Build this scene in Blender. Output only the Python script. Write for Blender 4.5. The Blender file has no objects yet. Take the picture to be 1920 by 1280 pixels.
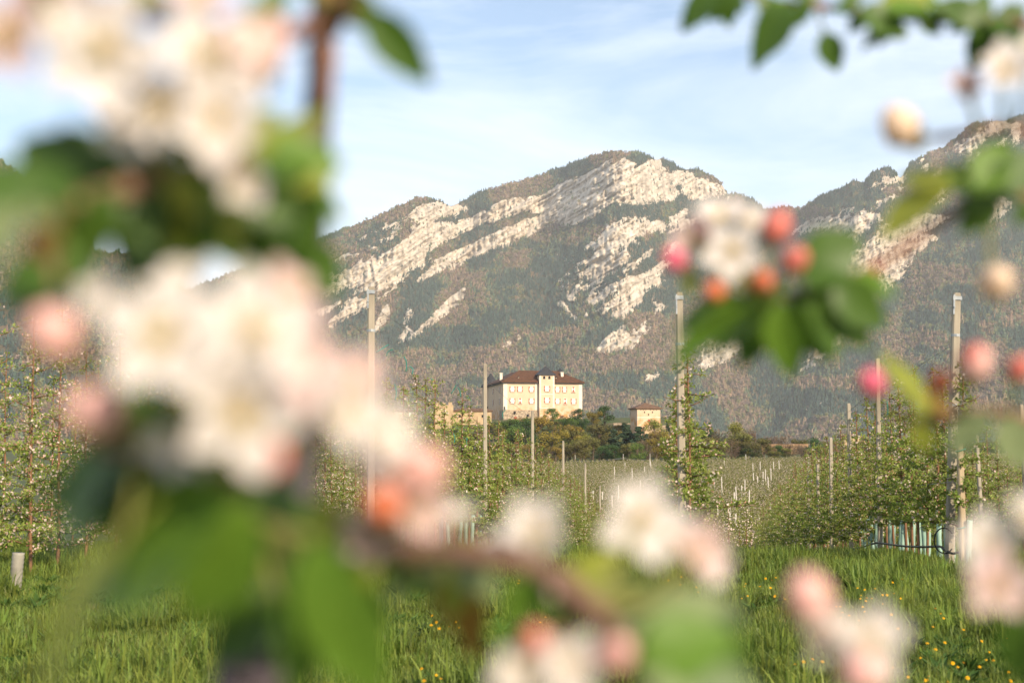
import bpy, math, random
import numpy as np
from mathutils import Vector, Matrix, Quaternion

random.seed(7)
rng = np.random.default_rng(11)
scene = bpy.context.scene
COL = scene.collection

# ------------------------------------------------------------------ camera
FPX = 2667.0                      # focal length in photo pixels (50 mm on 36 mm)
PSI = math.radians(7.05)          # camera looks this far left of the orchard rows (+Y)
TILT = math.radians(4.5)
CAM = Vector((0.0, 0.0, 1.52))
FH = Vector((-math.sin(PSI), math.cos(PSI), 0))
RT = Vector((math.cos(PSI), math.sin(PSI), 0))
FW = FH * math.cos(TILT) + Vector((0, 0, math.sin(TILT)))
UP = RT.cross(FW)
cam = bpy.data.cameras.new('camera')
cam.lens, cam.sensor_width = 50.0, 36.0
cam.clip_start, cam.clip_end = 0.05, 60000
cam.dof.use_dof = True
cam.dof.focus_distance = 48.0
cam.dof.aperture_fstop = 3.9
camo = bpy.data.objects.new('camera', cam)
COL.objects.link(camo)
camo.location = CAM
camo.rotation_euler = Matrix((RT, UP, -FW)).transposed().to_euler()
scene.camera = camo

# ------------------------------------------------------------------ sky, sun, exposure
SUN_AZ = math.radians(148) - PSI  # clockwise from +Y: behind the camera, to the right
SUN_EL = math.radians(24)
world = bpy.data.worlds.new('World')
scene.world = world
world.use_nodes = True
nt = world.node_tree
nt.nodes.clear()
wo = nt.nodes.new('ShaderNodeOutputWorld')
bg = nt.nodes.new('ShaderNodeBackground')
sky = nt.nodes.new('ShaderNodeTexSky')
sky.sky_type = 'NISHITA'
sky.sun_disc = False
sky.sun_elevation = SUN_EL
sky.sun_rotation = SUN_AZ
sky.air_density = 1.0
sky.dust_density = 0.6
sky.ozone_density = 1.6
tc = nt.nodes.new('ShaderNodeTexCoord')
mp = nt.nodes.new('ShaderNodeMapping')
mp.inputs['Scale'].default_value = (1.2, 1.2, 5.0)
mp.inputs['Rotation'].default_value = (0.12, 0.2, 0.3)
cn = nt.nodes.new('ShaderNodeTexNoise')
cn.inputs['Scale'].default_value = 2.6
cn.inputs['Detail'].default_value = 7
cn.inputs['Roughness'].default_value = 0.58
cn.inputs['Distortion'].default_value = 0.5
cr = nt.nodes.new('ShaderNodeValToRGB')
cr.color_ramp.elements[0].position = 0.34
cr.color_ramp.elements[0].color = (0.06, 0.06, 0.06, 1)
cr.color_ramp.elements[1].position = 0.60
cr.color_ramp.elements[1].color = (0.8, 0.8, 0.8, 1)
cm = nt.nodes.new('ShaderNodeMixRGB')
cm.inputs[2].default_value = (6.1, 6.7, 7.6, 1)
nt.links.new(tc.outputs['Generated'], mp.inputs['Vector'])
nt.links.new(mp.outputs[0], cn.inputs['Vector'])
nt.links.new(cn.outputs[0], cr.inputs[0])
nt.links.new(cr.outputs[0], cm.inputs[0])
nt.links.new(sky.outputs[0], cm.inputs[1])
nt.links.new(cm.outputs[0], bg.inputs[0])
bg.inputs[1].default_value = 0.088
nt.links.new(bg.outputs[0], wo.inputs[0])

sun = bpy.data.lights.new('sun', 'SUN')
sun.energy = 3.5
sun.angle = math.radians(0.5)
sun.color = (1.0, 0.845, 0.64)
suno = bpy.data.objects.new('sun', sun)
COL.objects.link(suno)
SUN_DIR = Vector((math.sin(SUN_AZ) * math.cos(SUN_EL), math.cos(SUN_AZ) * math.cos(SUN_EL), math.sin(SUN_EL)))
suno.rotation_euler = SUN_DIR.to_track_quat('Z', 'Y').to_euler()
suno.location = (0, 0, 30)

vs = scene.view_settings
vs.view_transform = 'Standard'
vs.look = 'None'
vs.exposure = 1.08
vs.gamma = 1.0
scene.cycles.max_bounces = 6
scene.cycles.diffuse_bounces = 3
scene.cycles.transmission_bounces = 4
scene.cycles.volume_bounces = 1
scene.cycles.transparent_max_bounces = 6
scene.cycles.use_denoising = True

# ------------------------------------------------------------------ helpers
def P(px, py, d):
    """world point seen at photo pixel (px, py) at depth d along the view axis"""
    return CAM + (FW + RT * ((px - 960) / FPX) + UP * ((640 - py) / FPX)) * d

def lateral(px, d):
    """ground position (x, y) in the column px at horizontal depth d"""
    v = CAM + (FH + RT * ((px - 960) / FPX)) * d
    return v.x, v.y

def height_at(py, d):
    return P(960, py, d / (math.cos(TILT) - math.sin(TILT) * (640 - py) / FPX)).z

def hash2(ix, iy, seed):
    h = (ix.astype(np.int64) * 374761393 + iy.astype(np.int64) * 668265263 + seed * 974711) & 0x7fffffff
    h = ((h ^ (h >> 13)) * 1274126177) & 0x7fffffff
    return ((h ^ (h >> 16)) & 0xffffff) / float(0xffffff)

def vnoise(x, y, seed=0):
    x = np.asarray(x, float); y = np.asarray(y, float)
    ix, iy = np.floor(x), np.floor(y)
    fx, fy = x - ix, y - iy
    fx = fx * fx * fx * (fx * (fx * 6 - 15) + 10); fy = fy * fy * fy * (fy * (fy * 6 - 15) + 10)
    a, b = hash2(ix, iy, seed), hash2(ix + 1, iy, seed)
    c, d = hash2(ix, iy + 1, seed), hash2(ix + 1, iy + 1, seed)
    return (a + (b - a) * fx) * (1 - fy) + (c + (d - c) * fx) * fy

def fbm(x, y, seed=0, octaves=5, gain=0.5):
    s, a, t = 0.0, 1.0, 0.0
    x = np.asarray(x, float); y = np.asarray(y, float)
    for o in range(octaves):
        s = s + a * vnoise(x * 2 ** o + 17.3 * o, y * 2 ** o - 9.1 * o, seed + o)
        t += a; a *= gain
    return s / t

def smooth(a, b, x):
    t = np.clip((np.asarray(x, float) - a) / (b - a), 0, 1)
    return t * t * (3 - 2 * t)

def mesh(name, verts, faces, mats=(), smooth_shade=False, mi=None):
    me = bpy.data.meshes.new(name)
    me.from_pydata([tuple(v) for v in verts], [], faces)
    for m in mats if isinstance(mats, (list, tuple)) else (mats,):
        me.materials.append(m)
    if mi is not None:
        me.polygons.foreach_set('material_index', mi)
    if smooth_shade:
        me.polygons.foreach_set('use_smooth', [True] * len(me.polygons))
    me.update()
    return me

def link(name, data, parent=None, loc=None, rot=None, scale=None):
    o = bpy.data.objects.new(name, data)
    COL.objects.link(o)
    if parent is not None: o.parent = parent
    if loc is not None: o.location = loc
    if rot is not None: o.rotation_euler = rot
    if scale is not None: o.scale = scale if hasattr(scale, '__len__') else (scale,) * 3
    return o

def tag(o, label=None, cat=None, group=None, kind=None):
    if label: o['label'] = label
    if cat: o['category'] = cat
    if group: o['group'] = group
    if kind: o['kind'] = kind
    return o

def grid_mesh(name, V, mat, smooth_shade=True, attrs=None):
    """V: (n, m, 3) array of points -> quad sheet"""
    n, m = V.shape[:2]
    me = bpy.data.meshes.new(name)
    me.vertices.add(n * m)
    me.vertices.foreach_set('co', V.reshape(-1).astype(np.float32))
    i = (np.arange(n - 1)[:, None] * m + np.arange(m - 1)[None, :]).reshape(-1)
    q = np.stack([i, i + 1, i + m + 1, i + m], 1).reshape(-1).astype(np.int32)
    k = len(i)
    me.loops.add(4 * k); me.loops.foreach_set('vertex_index', q)
    me.polygons.add(k)
    me.polygons.foreach_set('loop_start', np.arange(0, 4 * k, 4, dtype=np.int32))
    me.polygons.foreach_set('loop_total', np.full(k, 4, dtype=np.int32))
    me.update(calc_edges=True)
    if smooth_shade: me.polygons.foreach_set('use_smooth', np.ones(k, dtype=bool))
    for an, av in (attrs or {}).items():
        at = me.attributes.new(an, 'FLOAT', 'POINT')
        at.data.foreach_set('value', av.reshape(-1).astype(np.float32))
    me.materials.append(mat)
    return me

def mat(name, c1, c2=None, scale=4.0, rough=0.8, trans=0.0, tcol=None, rnd=0.0, bump=0.0, bscale=None,
        spec=0.25, lo=0.35, hi=0.65, stretch=(1, 1, 1), detail=4, c3=None):
    m = bpy.data.materials.new(name)
    m.use_nodes = True
    t = m.node_tree; N = t.nodes; L = t.links
    b = N['Principled BSDF']
    b.inputs['Roughness'].default_value = rough
    b.inputs['Specular IOR Level'].default_value = spec
    co = N.new('ShaderNodeTexCoord'); mpp = N.new('ShaderNodeMapping')
    mpp.inputs['Scale'].default_value = stretch
    L.new(co.outputs['Object'], mpp.inputs['Vector'])
    ns = N.new('ShaderNodeTexNoise')
    ns.inputs['Scale'].default_value = scale; ns.inputs['Detail'].default_value = detail
    L.new(mpp.outputs[0], ns.inputs['Vector'])
    r = N.new('ShaderNodeValToRGB')
    r.color_ramp.elements[0].position = lo; r.color_ramp.elements[1].position = hi
    r.color_ramp.elements[0].color = (*c1, 1); r.color_ramp.elements[1].color = (*(c2 or c1), 1)
    if c3:
        e = r.color_ramp.elements.new((lo + hi) / 2); e.color = (*c3, 1)
    L.new(ns.outputs[0], r.inputs[0])
    col = r.outputs[0]
    if rnd:
        oi = N.new('ShaderNodeObjectInfo'); hs = N.new('ShaderNodeHueSaturation')
        ma = N.new('ShaderNodeMapRange')
        ma.inputs['To Min'].default_value = 1 - rnd; ma.inputs['To Max'].default_value = 1 + rnd
        mb = N.new('ShaderNodeMapRange')
        mb.inputs['To Min'].default_value = 0.5 - rnd * 0.06; mb.inputs['To Max'].default_value = 0.5 + rnd * 0.06
        fr = N.new('ShaderNodeMath'); fr.operation = 'MULTIPLY'; fr.inputs[1].default_value = 7.77
        f2 = N.new('ShaderNodeMath'); f2.operation = 'FRACT'
        L.new(oi.outputs['Random'], fr.inputs[0]); L.new(fr.outputs[0], f2.inputs[0])
        L.new(oi.outputs['Random'], ma.inputs[0]); L.new(f2.outputs[0], mb.inputs[0])
        L.new(mb.outputs[0], hs.inputs['Hue']); L.new(ma.outputs[0], hs.inputs['Value'])
        L.new(col, hs.inputs['Color']); col = hs.outputs[0]
    L.new(col, b.inputs['Base Color'])
    if bump:
        n2 = N.new('ShaderNodeTexNoise'); n2.inputs['Scale'].default_value = bscale or scale * 4
        n2.inputs['Detail'].default_value = 5
        L.new(mpp.outputs[0], n2.inputs['Vector'])
        bp = N.new('ShaderNodeBump'); bp.inputs['Strength'].default_value = bump
        L.new(n2.outputs[0], bp.inputs['Height']); L.new(bp.outputs[0], b.inputs['Normal'])
    if trans:
        tr = N.new('ShaderNodeBsdfTranslucent'); mx = N.new('ShaderNodeMixShader')
        mx.inputs[0].default_value = trans
        if tcol: tr.inputs[0].default_value = (*tcol, 1)
        else: L.new(col, tr.inputs[0])
        L.new(b.outputs[0], mx.inputs[1]); L.new(tr.outputs[0], mx.inputs[2])
        L.new(mx.outputs[0], N['Material Output'].inputs[0])
    return m

def tube(points, radii, sides=6, cap=True):
    """verts, faces of a tapered tube along points"""
    pts = [Vector(p) for p in points]
    V, F = [], []
    prev = None
    for i, p in enumerate(pts):
        t = (pts[min(i + 1, len(pts) - 1)] - pts[max(i - 1, 0)])
        t = t.normalized() if t.length > 1e-9 else Vector((0, 0, 1))
        if prev is None:
            a = Vector((1, 0, 0)) if abs(t.x) < 0.8 else Vector((0, 1, 0))
            n = (a - t * a.dot(t)).normalized()
        else:
            n = prev - t * prev.dot(t)
            n = n.normalized() if n.length > 1e-6 else Vector((1, 0, 0))
        prev = n
        b = t.cross(n)
        r = radii[i] if hasattr(radii, '__len__') else radii
        for k in range(sides):
            a = 2 * math.pi * k / sides
            V.append(p + (n * math.cos(a) + b * math.sin(a)) * r)
    for i in range(len(pts) - 1):
        for k in range(sides):
            F.append((i * sides + k, i * sides + (k + 1) % sides, (i + 1) * sides + (k + 1) % sides, (i + 1) * sides + k))
    if cap:
        F.append(tuple(range(sides))[::-1])
        F.append(tuple(range((len(pts) - 1) * sides, len(pts) * sides)))
    return V, F

def spline(points, n=6):
    """Catmull-Rom through points"""
    p = [Vector(q) for q in points]
    p = [p[0] * 2 - p[1]] + p + [p[-1] * 2 - p[-2]]
    out = []
    for i in range(1, len(p) - 2):
        for k in range(n):
            t = k / n
            out.append(0.5 * ((2 * p[i]) + (p[i + 1] - p[i - 1]) * t + (2 * p[i - 1] - 5 * p[i] + 4 * p[i + 1] - p[i + 2]) * t * t
                              + (3 * p[i] - p[i - 1] - 3 * p[i + 1] + p[i + 2]) * t ** 3))
    out.append(p[-2])
    return out

class MB:
    def __init__(s): s.v, s.f, s.m = [], [], []
    def add(s, V, F, mi=0):
        o = len(s.v); s.v += [tuple(q) for q in V]
        s.f += [tuple(i + o for i in f) for f in F]; s.m += [mi] * len(F)
        return s
    def box(s, x0, x1, y0, y1, z0, z1, mi=0, tx=0.0, ty=0.0):
        V = [(x0, y0, z0), (x1, y0, z0), (x1, y1, z0), (x0, y1, z0),
             (x0 + tx, y0 + ty, z1), (x1 - tx, y0 + ty, z1), (x1 - tx, y1 - ty, z1), (x0 + tx, y1 - ty, z1)]
        return s.add(V, [(3, 2, 1, 0), (4, 5, 6, 7), (0, 1, 5, 4), (1, 2, 6, 5), (2, 3, 7, 6), (3, 0, 4, 7)], mi)
    def tube(s, pts, r, sides=6, mi=0): return s.add(*tube(pts, r, sides), mi)
    def mesh(s, name, mats, smooth_shade=False): return mesh(name, s.v, s.f, mats, smooth_shade, s.m)
    def build(s, name, mats, parent=None, smooth_shade=False, loc=None):
        return link(name, s.mesh(name, mats, smooth_shade), parent, loc)

def scatter(name, pts, rotz, scl, src_mesh, label, cat):
    """one object whose points carry instances of src_mesh (uncountable stuff)"""
    me = bpy.data.meshes.new(name)
    n = len(pts)
    me.vertices.add(n)
    me.vertices.foreach_set('co', np.asarray(pts, np.float32).reshape(-1))
    a = me.attributes.new('turn', 'FLOAT_VECTOR', 'POINT')
    rv = np.zeros((n, 3), np.float32)
    if np.ndim(rotz) == 2: rv[:] = rotz
    else: rv[:, 2] = rotz
    a.data.foreach_set('vector', rv.reshape(-1))
    a = me.attributes.new('size', 'FLOAT_VECTOR', 'POINT')
    sv = np.asarray(scl, np.float32)
    if sv.ndim == 1: sv = np.repeat(sv[:, None], 3, 1)
    a.data.foreach_set('vector', sv.reshape(-1))
    src = bpy.data.objects.new(name + '_source', src_mesh)
    o = link(name, me)
    g = bpy.data.node_groups.new(name + '_nodes', 'GeometryNodeTree')
    g.interface.new_socket('Geometry', in_out='INPUT', socket_type='NodeSocketGeometry')
    g.interface.new_socket('Geometry', in_out='OUTPUT', socket_type='NodeSocketGeometry')
    gi = g.nodes.new('NodeGroupInput'); go = g.nodes.new('NodeGroupOutput')
    iop = g.nodes.new('GeometryNodeInstanceOnPoints')
    oi = g.nodes.new('GeometryNodeObjectInfo'); oi.inputs['Object'].default_value = src
    na = g.nodes.new('GeometryNodeInputNamedAttribute'); na.data_type = 'FLOAT_VECTOR'; na.inputs[0].default_value = 'turn'
    nb = g.nodes.new('GeometryNodeInputNamedAttribute'); nb.data_type = 'FLOAT_VECTOR'; nb.inputs[0].default_value = 'size'
    g.links.new(gi.outputs[0], iop.inputs['Points'])
    g.links.new(oi.outputs['Geometry'], iop.inputs['Instance'])
    g.links.new(na.outputs[0], iop.inputs['Rotation'])
    g.links.new(nb.outputs[0], iop.inputs['Scale'])
    g.links.new(iop.outputs[0], go.inputs[0])
    md = o.modifiers.new('scatter', 'NODES'); md.node_group = g
    return tag(o, label, cat, kind='stuff')

_t = ['', '', 'twenty', 'thirty', 'forty', 'fifty', 'sixty', 'seventy', 'eighty', 'ninety']
_u = ['', 'first', 'second', 'third', 'fourth', 'fifth', 'sixth', 'seventh', 'eighth', 'ninth']
ORD = _u[1:] + ['tenth', 'eleventh', 'twelfth', 'thirteenth', 'fourteenth', 'fifteenth', 'sixteenth', 'seventeenth', 'eighteenth', 'nineteenth']
for _d in range(2, 10):
    ORD.append(_t[_d][:-1] + 'ieth')
    ORD += [_t[_d] + '-' + _u[_q] for _q in range(1, 10)]

# ------------------------------------------------------------------ ground
_py = np.array([-80, 0, 15, 19, 22, 30, 39, 49, 59, 69, 90, 115, 135, 200, 340, 380, 450, 600, 2000, 9500], float)
_pz = np.array([0.0, 0, 0, -0.02, -0.1, -.42, -1.06, -1.8, -2.66, -3.8, -6.0, -7.6, -7.7, -5.6, -3.4, -3.0, -1.0, 3, 5, 5], float)
_gy = np.arange(-80, 9501, 1.0)
_gz = np.interp(_gy, _py, _pz)
_k = np.exp(-np.linspace(-2, 2, 9) ** 2); _k /= _k.sum()
_gz = np.convolve(np.pad(_gz, 4, mode='edge'), _k, mode='valid')

def ground(x, y):
    x = np.asarray(x, float); y = np.asarray(y, float)
    xl = x * math.cos(PSI) + y * math.sin(PSI)      # across the view
    z = np.interp(y, _gy, _gz)
    z = z + 0.05 * (fbm(x * .35, y * .35, 5, 3) - .5) * smooth(5, 12, y)
    z = z + 0.018 * np.maximum(0, xl - 10) * smooth(120, 300, y)
    w = np.exp(-(np.maximum(0, np.abs(xl - 8) - 46) / 24) ** 2)
    d = y * math.cos(PSI) - x * math.sin(PSI)
    z = z + 13.0 * w * smooth(452, 530, d) * (1 - smooth(640, 900, d))
    return z

def gz(x, y): return float(ground(np.array([x]), np.array([y]))[0])

ground_mat = mat('soil_and_turf', (0.045, 0.07, 0.018), (0.10, 0.085, 0.04), scale=0.35, detail=8, rough=0.95, bump=0.4, bscale=6, lo=.4, hi=.66)
ys = np.concatenate([np.linspace(-60, 4, 20), np.linspace(4.5, 26, 70), np.linspace(27, 140, 80), np.linspace(143, 700, 110),
                     np.linspace(720, 9500, 40)])
xs_u = np.concatenate([np.linspace(-1, -.16, 40), np.linspace(-.15, .15, 90), np.linspace(.16, 1, 40)])
Yg = np.repeat(ys[:, None], len(xs_u), 1)
Xg = xs_u[None, :] * (60 + 0.95 * np.maximum(Yg, 0))
Vg = np.stack([Xg, Yg, ground(Xg, Yg)], 2)
tag(link('ground', grid_mesh('ground', Vg, ground_mat)), kind='structure')

# ------------------------------------------------------------------ mountains
def proj(az_tan, te):
    """photo pixel of the direction with lateral tangent az_tan and elevation tangent te (per horizontal depth)"""
    dx, dy, dz = az_tan, 1.0, te
    cf = dy * math.cos(TILT) + dz * math.sin(TILT)
    cu = -dy * math.sin(TILT) + dz * math.cos(TILT)
    return 960 + FPX * dx / cf, 640 - FPX * cu / cf

def unproj(px, py):
    a = (np.asarray(px, float) - 960) / FPX; b = (640 - np.asarray(py, float)) / FPX
    h = math.cos(TILT) - math.sin(TILT) * b
    return a / h, (math.sin(TILT) + math.cos(TILT) * b) / h

def sd_poly(X, Y, poly):
    """signed distance (positive inside) to a polygon, vectorised"""
    d = np.full(X.shape, 1e9); inside = np.zeros(X.shape, bool)
    n = len(poly)
    for i in range(n):
        x0, y0 = poly[i]; x1, y1 = poly[(i + 1) % n]
        ex, ey = x1 - x0, y1 - y0
        t = np.clip(((X - x0) * ex + (Y - y0) * ey) / (ex * ex + ey * ey + 1e-9), 0, 1)
        d = np.minimum(d, np.hypot(X - x0 - t * ex, Y - y0 - t * ey))
        if y0 != y1:
            c = ((y0 > Y) != (y1 > Y)) & (X < ex * (Y - y0) / (y1 - y0) + x0)
            inside ^= c
    return np.where(inside, d, -d)

def C2(*pts): return [(540 + .46875 * x, 240 + .46875 * y) for x, y in pts]
def C3(*pts): return [(1240 + .3594 * x, 180 + .3594 * y) for x, y in pts]

def build_relief(name, ridge, base_py, px_range, ncol, nrow, r0, cliffs, patch, depth_fac, forest_tan, material, seed):
    ra, rt = unproj([p[0] for p in ridge], [p[1] for p in ridge])
    a0, _ = unproj(px_range[0], 845); a1, _ = unproj(px_range[1], 845)
    az = np.linspace(a0, a1, ncol)
    top = np.interp(az, ra, rt)
    top = top + (fbm(az * 160, az * 0, seed + 3, 4) - .5) * 0.0035
    _, te0 = unproj(960, base_py); te0 = float(te0)
    top = np.maximum(top, te0 + .004)
    v = np.linspace(0, 1, nrow)
    TE = te0 + (top[None, :] - te0) * v[:, None]
    AZ = np.repeat(az[None, :], nrow, 0)
    PX, PY = proj(AZ, TE)
    # rock mask: polygons broken up by noise that runs along the bedding (up to the right)
    ca, sa = math.cos(math.radians(32)), math.sin(math.radians(32))
    U = PX * ca - PY * sa; W = PX * sa + PY * ca
    brk = .7 * (fbm(U / 75, W / 13, seed, 6, .62) - .5) + .45 * (fbm(PX / 40, PY / 34, seed + 31, 5, .6) - .5)
    brk2 = (fbm(PX / 9, PY / 12, seed + 21, 4, .6) - .5)
    sd = np.full(PX.shape, -1e9)
    for pl, soft in cliffs:
        b = 24 + soft
        sd = np.maximum(sd, sd_poly(PX, PY, pl) + 4.2 + brk * b * 1.0 + brk2 * (9 + soft * .7))
    for pl, thr in patch:
        inside = smooth(-30, 10, sd_poly(PX, PY, pl))
        s2 = ((brk * 1.7 + brk2 * .6) - thr) * 60 - (1 - inside) * 60
        sd = np.maximum(sd, s2)
    rock = smooth(-3, 4, sd)
    # slope: cliffs steep, forest gentle -> distance found by integrating upwards
    ts = forest_tan * (0.85 + .3 * fbm(PX / 120, PY / 90, seed + 5, 3)) + 1.1 * smooth(-8, 10, sd)
    R = np.zeros_like(TE)
    R[0] = r0 * (0.96 + .08 * fbm(az * 14, az * 0 + 3, seed + 8, 3))
    for i in range(1, nrow):
        tm = .5 * (TE[i] + TE[i - 1]); s = .5 * (ts[i] + ts[i - 1])
        R[i] = R[i - 1] * (1 + (TE[i] - TE[i - 1]) / np.maximum(s - tm, .12))
    k = np.exp(-np.linspace(-2, 2, 81) ** 2); k /= k.sum()
    Rs = np.apply_along_axis(lambda c: np.convolve(np.pad(c, 40, mode='edge'), k, mode='valid'), 1, R)
    R = Rs * depth_fac(PX)[...]
    # spurs and gullies, then crags on the rock
    sp = fbm((PX * .8 + PY * .5) / 90, (PY - PX * .25) / 230, seed + 11, 5, .55) - .5
    R = R * (1 + .06 * sp)
    cr = np.abs(fbm(U / 60, W / 8, seed + 14, 5, .55) - .5) + .7 * np.abs(fbm(PX / 8, PY / 30, seed + 15, 4, .55) - .5)
    R = R * (1 + .022 * rock * (cr - .25)) + (fbm(PX / 5, PY / 5, seed + 16, 3) - .5) * 10
    X = RT.x * AZ * R + FH.x * R; Y = RT.y * AZ * R + FH.y * R; Z = CAM.z + R * TE
    V = np.stack([X, Y, Z], 2)
    # back slope behind the crest
    back = []
    for j in range(1, 9):
        rb = R[-1] + j * 170.0
        zb = np.maximum(Z[-1] - j * 95.0 - 6 * j * j, -20)
        back.append(np.stack([RT.x * az * rb + FH.x * rb, RT.y * az * rb + FH.y * rb, zb], 1))
    low = np.stack([RT.x * az * (R[0] - 60) + FH.x * (R[0] - 60), RT.y * az * (R[0] - 60) + FH.y * (R[0] - 60), np.full_like(az, -25)], 1)
    VV = np.concatenate([low[None], V, np.array(back)], 0)
    zero = np.zeros((1, ncol))
    rk = np.concatenate([zero, rock, np.zeros((8, ncol))], 0)
    o = link(name, grid_mesh(name, VV, material, True, {'rock': rk}))
    tag(o, kind='structure')
    return V, rock, PX, PY, brk

def mountain_material():
    m = bpy.data.materials.new('limestone_and_scrub')
    m.use_nodes = True
    t = m.node_tree; N = t.nodes; L = t.links
    b = N['Principled BSDF']; b.inputs['Roughness'].default_value = .95; b.inputs['Specular IOR Level'].default_value = .1
    co = N.new('ShaderNodeTexCoord')
    at = N.new('ShaderNodeAttribute'); at.attribute_name = 'rock'
    def noise(scale, detail=6, st=(1, 1, 1), bed=False):
        mp_ = N.new('ShaderNodeMapping')
        if bed:      # stretched along the bedding, which climbs to the right
            mp_.vector_type = 'TEXTURE'; mp_.inputs['Rotation'].default_value = (0, math.radians(-32), math.radians(7)); mp_.inputs['Scale'].default_value = (5.0, 2.0, .7)
        else: mp_.inputs['Scale'].default_value = st
        L.new(co.outputs['Object'], mp_.inputs[0])
        n = N.new('ShaderNodeTexNoise'); n.inputs['Scale'].default_value = scale; n.inputs['Detail'].default_value = detail
        n.inputs['Roughness'].default_value = .68
        L.new(mp_.outputs[0], n.inputs[0]); return n.outputs[0]
    def ramp(src, *stops):
        r = N.new('ShaderNodeValToRGB')
        for i, (p, c) in enumerate(stops):
            e = r.color_ramp.elements[i] if i < 2 else r.color_ramp.elements.new(p)
            e.position = p; e.color = (*c, 1)
        L.new(src, r.inputs[0]); return r.outputs[0]
    # limestone: cream with ochre and grey streaks
    rockc = ramp(noise(.02, 8, (1, 1, .5)), (.3, (.40, .345, .275)), (.5, (.58, .495, .39)), (.7, (.68, .61, .51)))
    streak = ramp(noise(.06, 6, (1, 1, .16)), (.36, (.6, .56, .53)), (.54, (1, 1, 1)))
    mu = N.new('ShaderNodeMixRGB'); mu.blend_type = 'MULTIPLY'; mu.inputs[0].default_value = .8
    L.new(rockc, mu.inputs[1]); L.new(streak, mu.inputs[2])
    strata = ramp(noise(.05, 7, bed=True), (.34, (.55, .5, .45)), (.5, (1, 1, 1)))
    mu2 = N.new('ShaderNodeMixRGB'); mu2.blend_type = 'MULTIPLY'; mu2.inputs[0].default_value = .7
    L.new(mu.outputs[0], mu2.inputs[1]); L.new(strata, mu2.inputs[2])
    soil = ramp(noise(.012, 7), (.32, (.045, .052, .026)), (.5, (.11, .085, .05)), (.7, (.17, .115, .065)))
    ad = N.new('ShaderNodeMath'); ad.operation = 'ADD'
    sc = N.new('ShaderNodeMapRange'); sc.inputs['To Min'].default_value = -.3; sc.inputs['To Max'].default_value = .3
    sc.inputs['From Min'].default_value = .3; sc.inputs['From Max'].default_value = .7
    L.new(noise(.09, 7, bed=True), sc.inputs[0]); L.new(sc.outputs[0], ad.inputs[0]); L.new(at.outputs['Fac'], ad.inputs[1])
    st = N.new('ShaderNodeMapRange'); st.inputs['From Min'].default_value = .42; st.inputs['From Max'].default_value = .58
    L.new(ad.outputs[0], st.inputs[0])
    mx = N.new('ShaderNodeMixRGB')
    L.new(st.outputs[0], mx.inputs[0]); L.new(soil, mx.inputs[1]); L.new(mu2.outputs[0], mx.inputs[2])
    L.new(mx.outputs[0], b.inputs['Base Color'])
    bp = N.new('ShaderNodeBump'); bp.inputs['Strength'].default_value = 1.0; bp.inputs['Distance'].default_value = 9.0
    L.new(noise(.055, 9, bed=True), bp.inputs['Height']); L.new(bp.outputs[0], b.inputs['Normal'])
    return m

mountain_mat = mountain_material()

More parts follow.
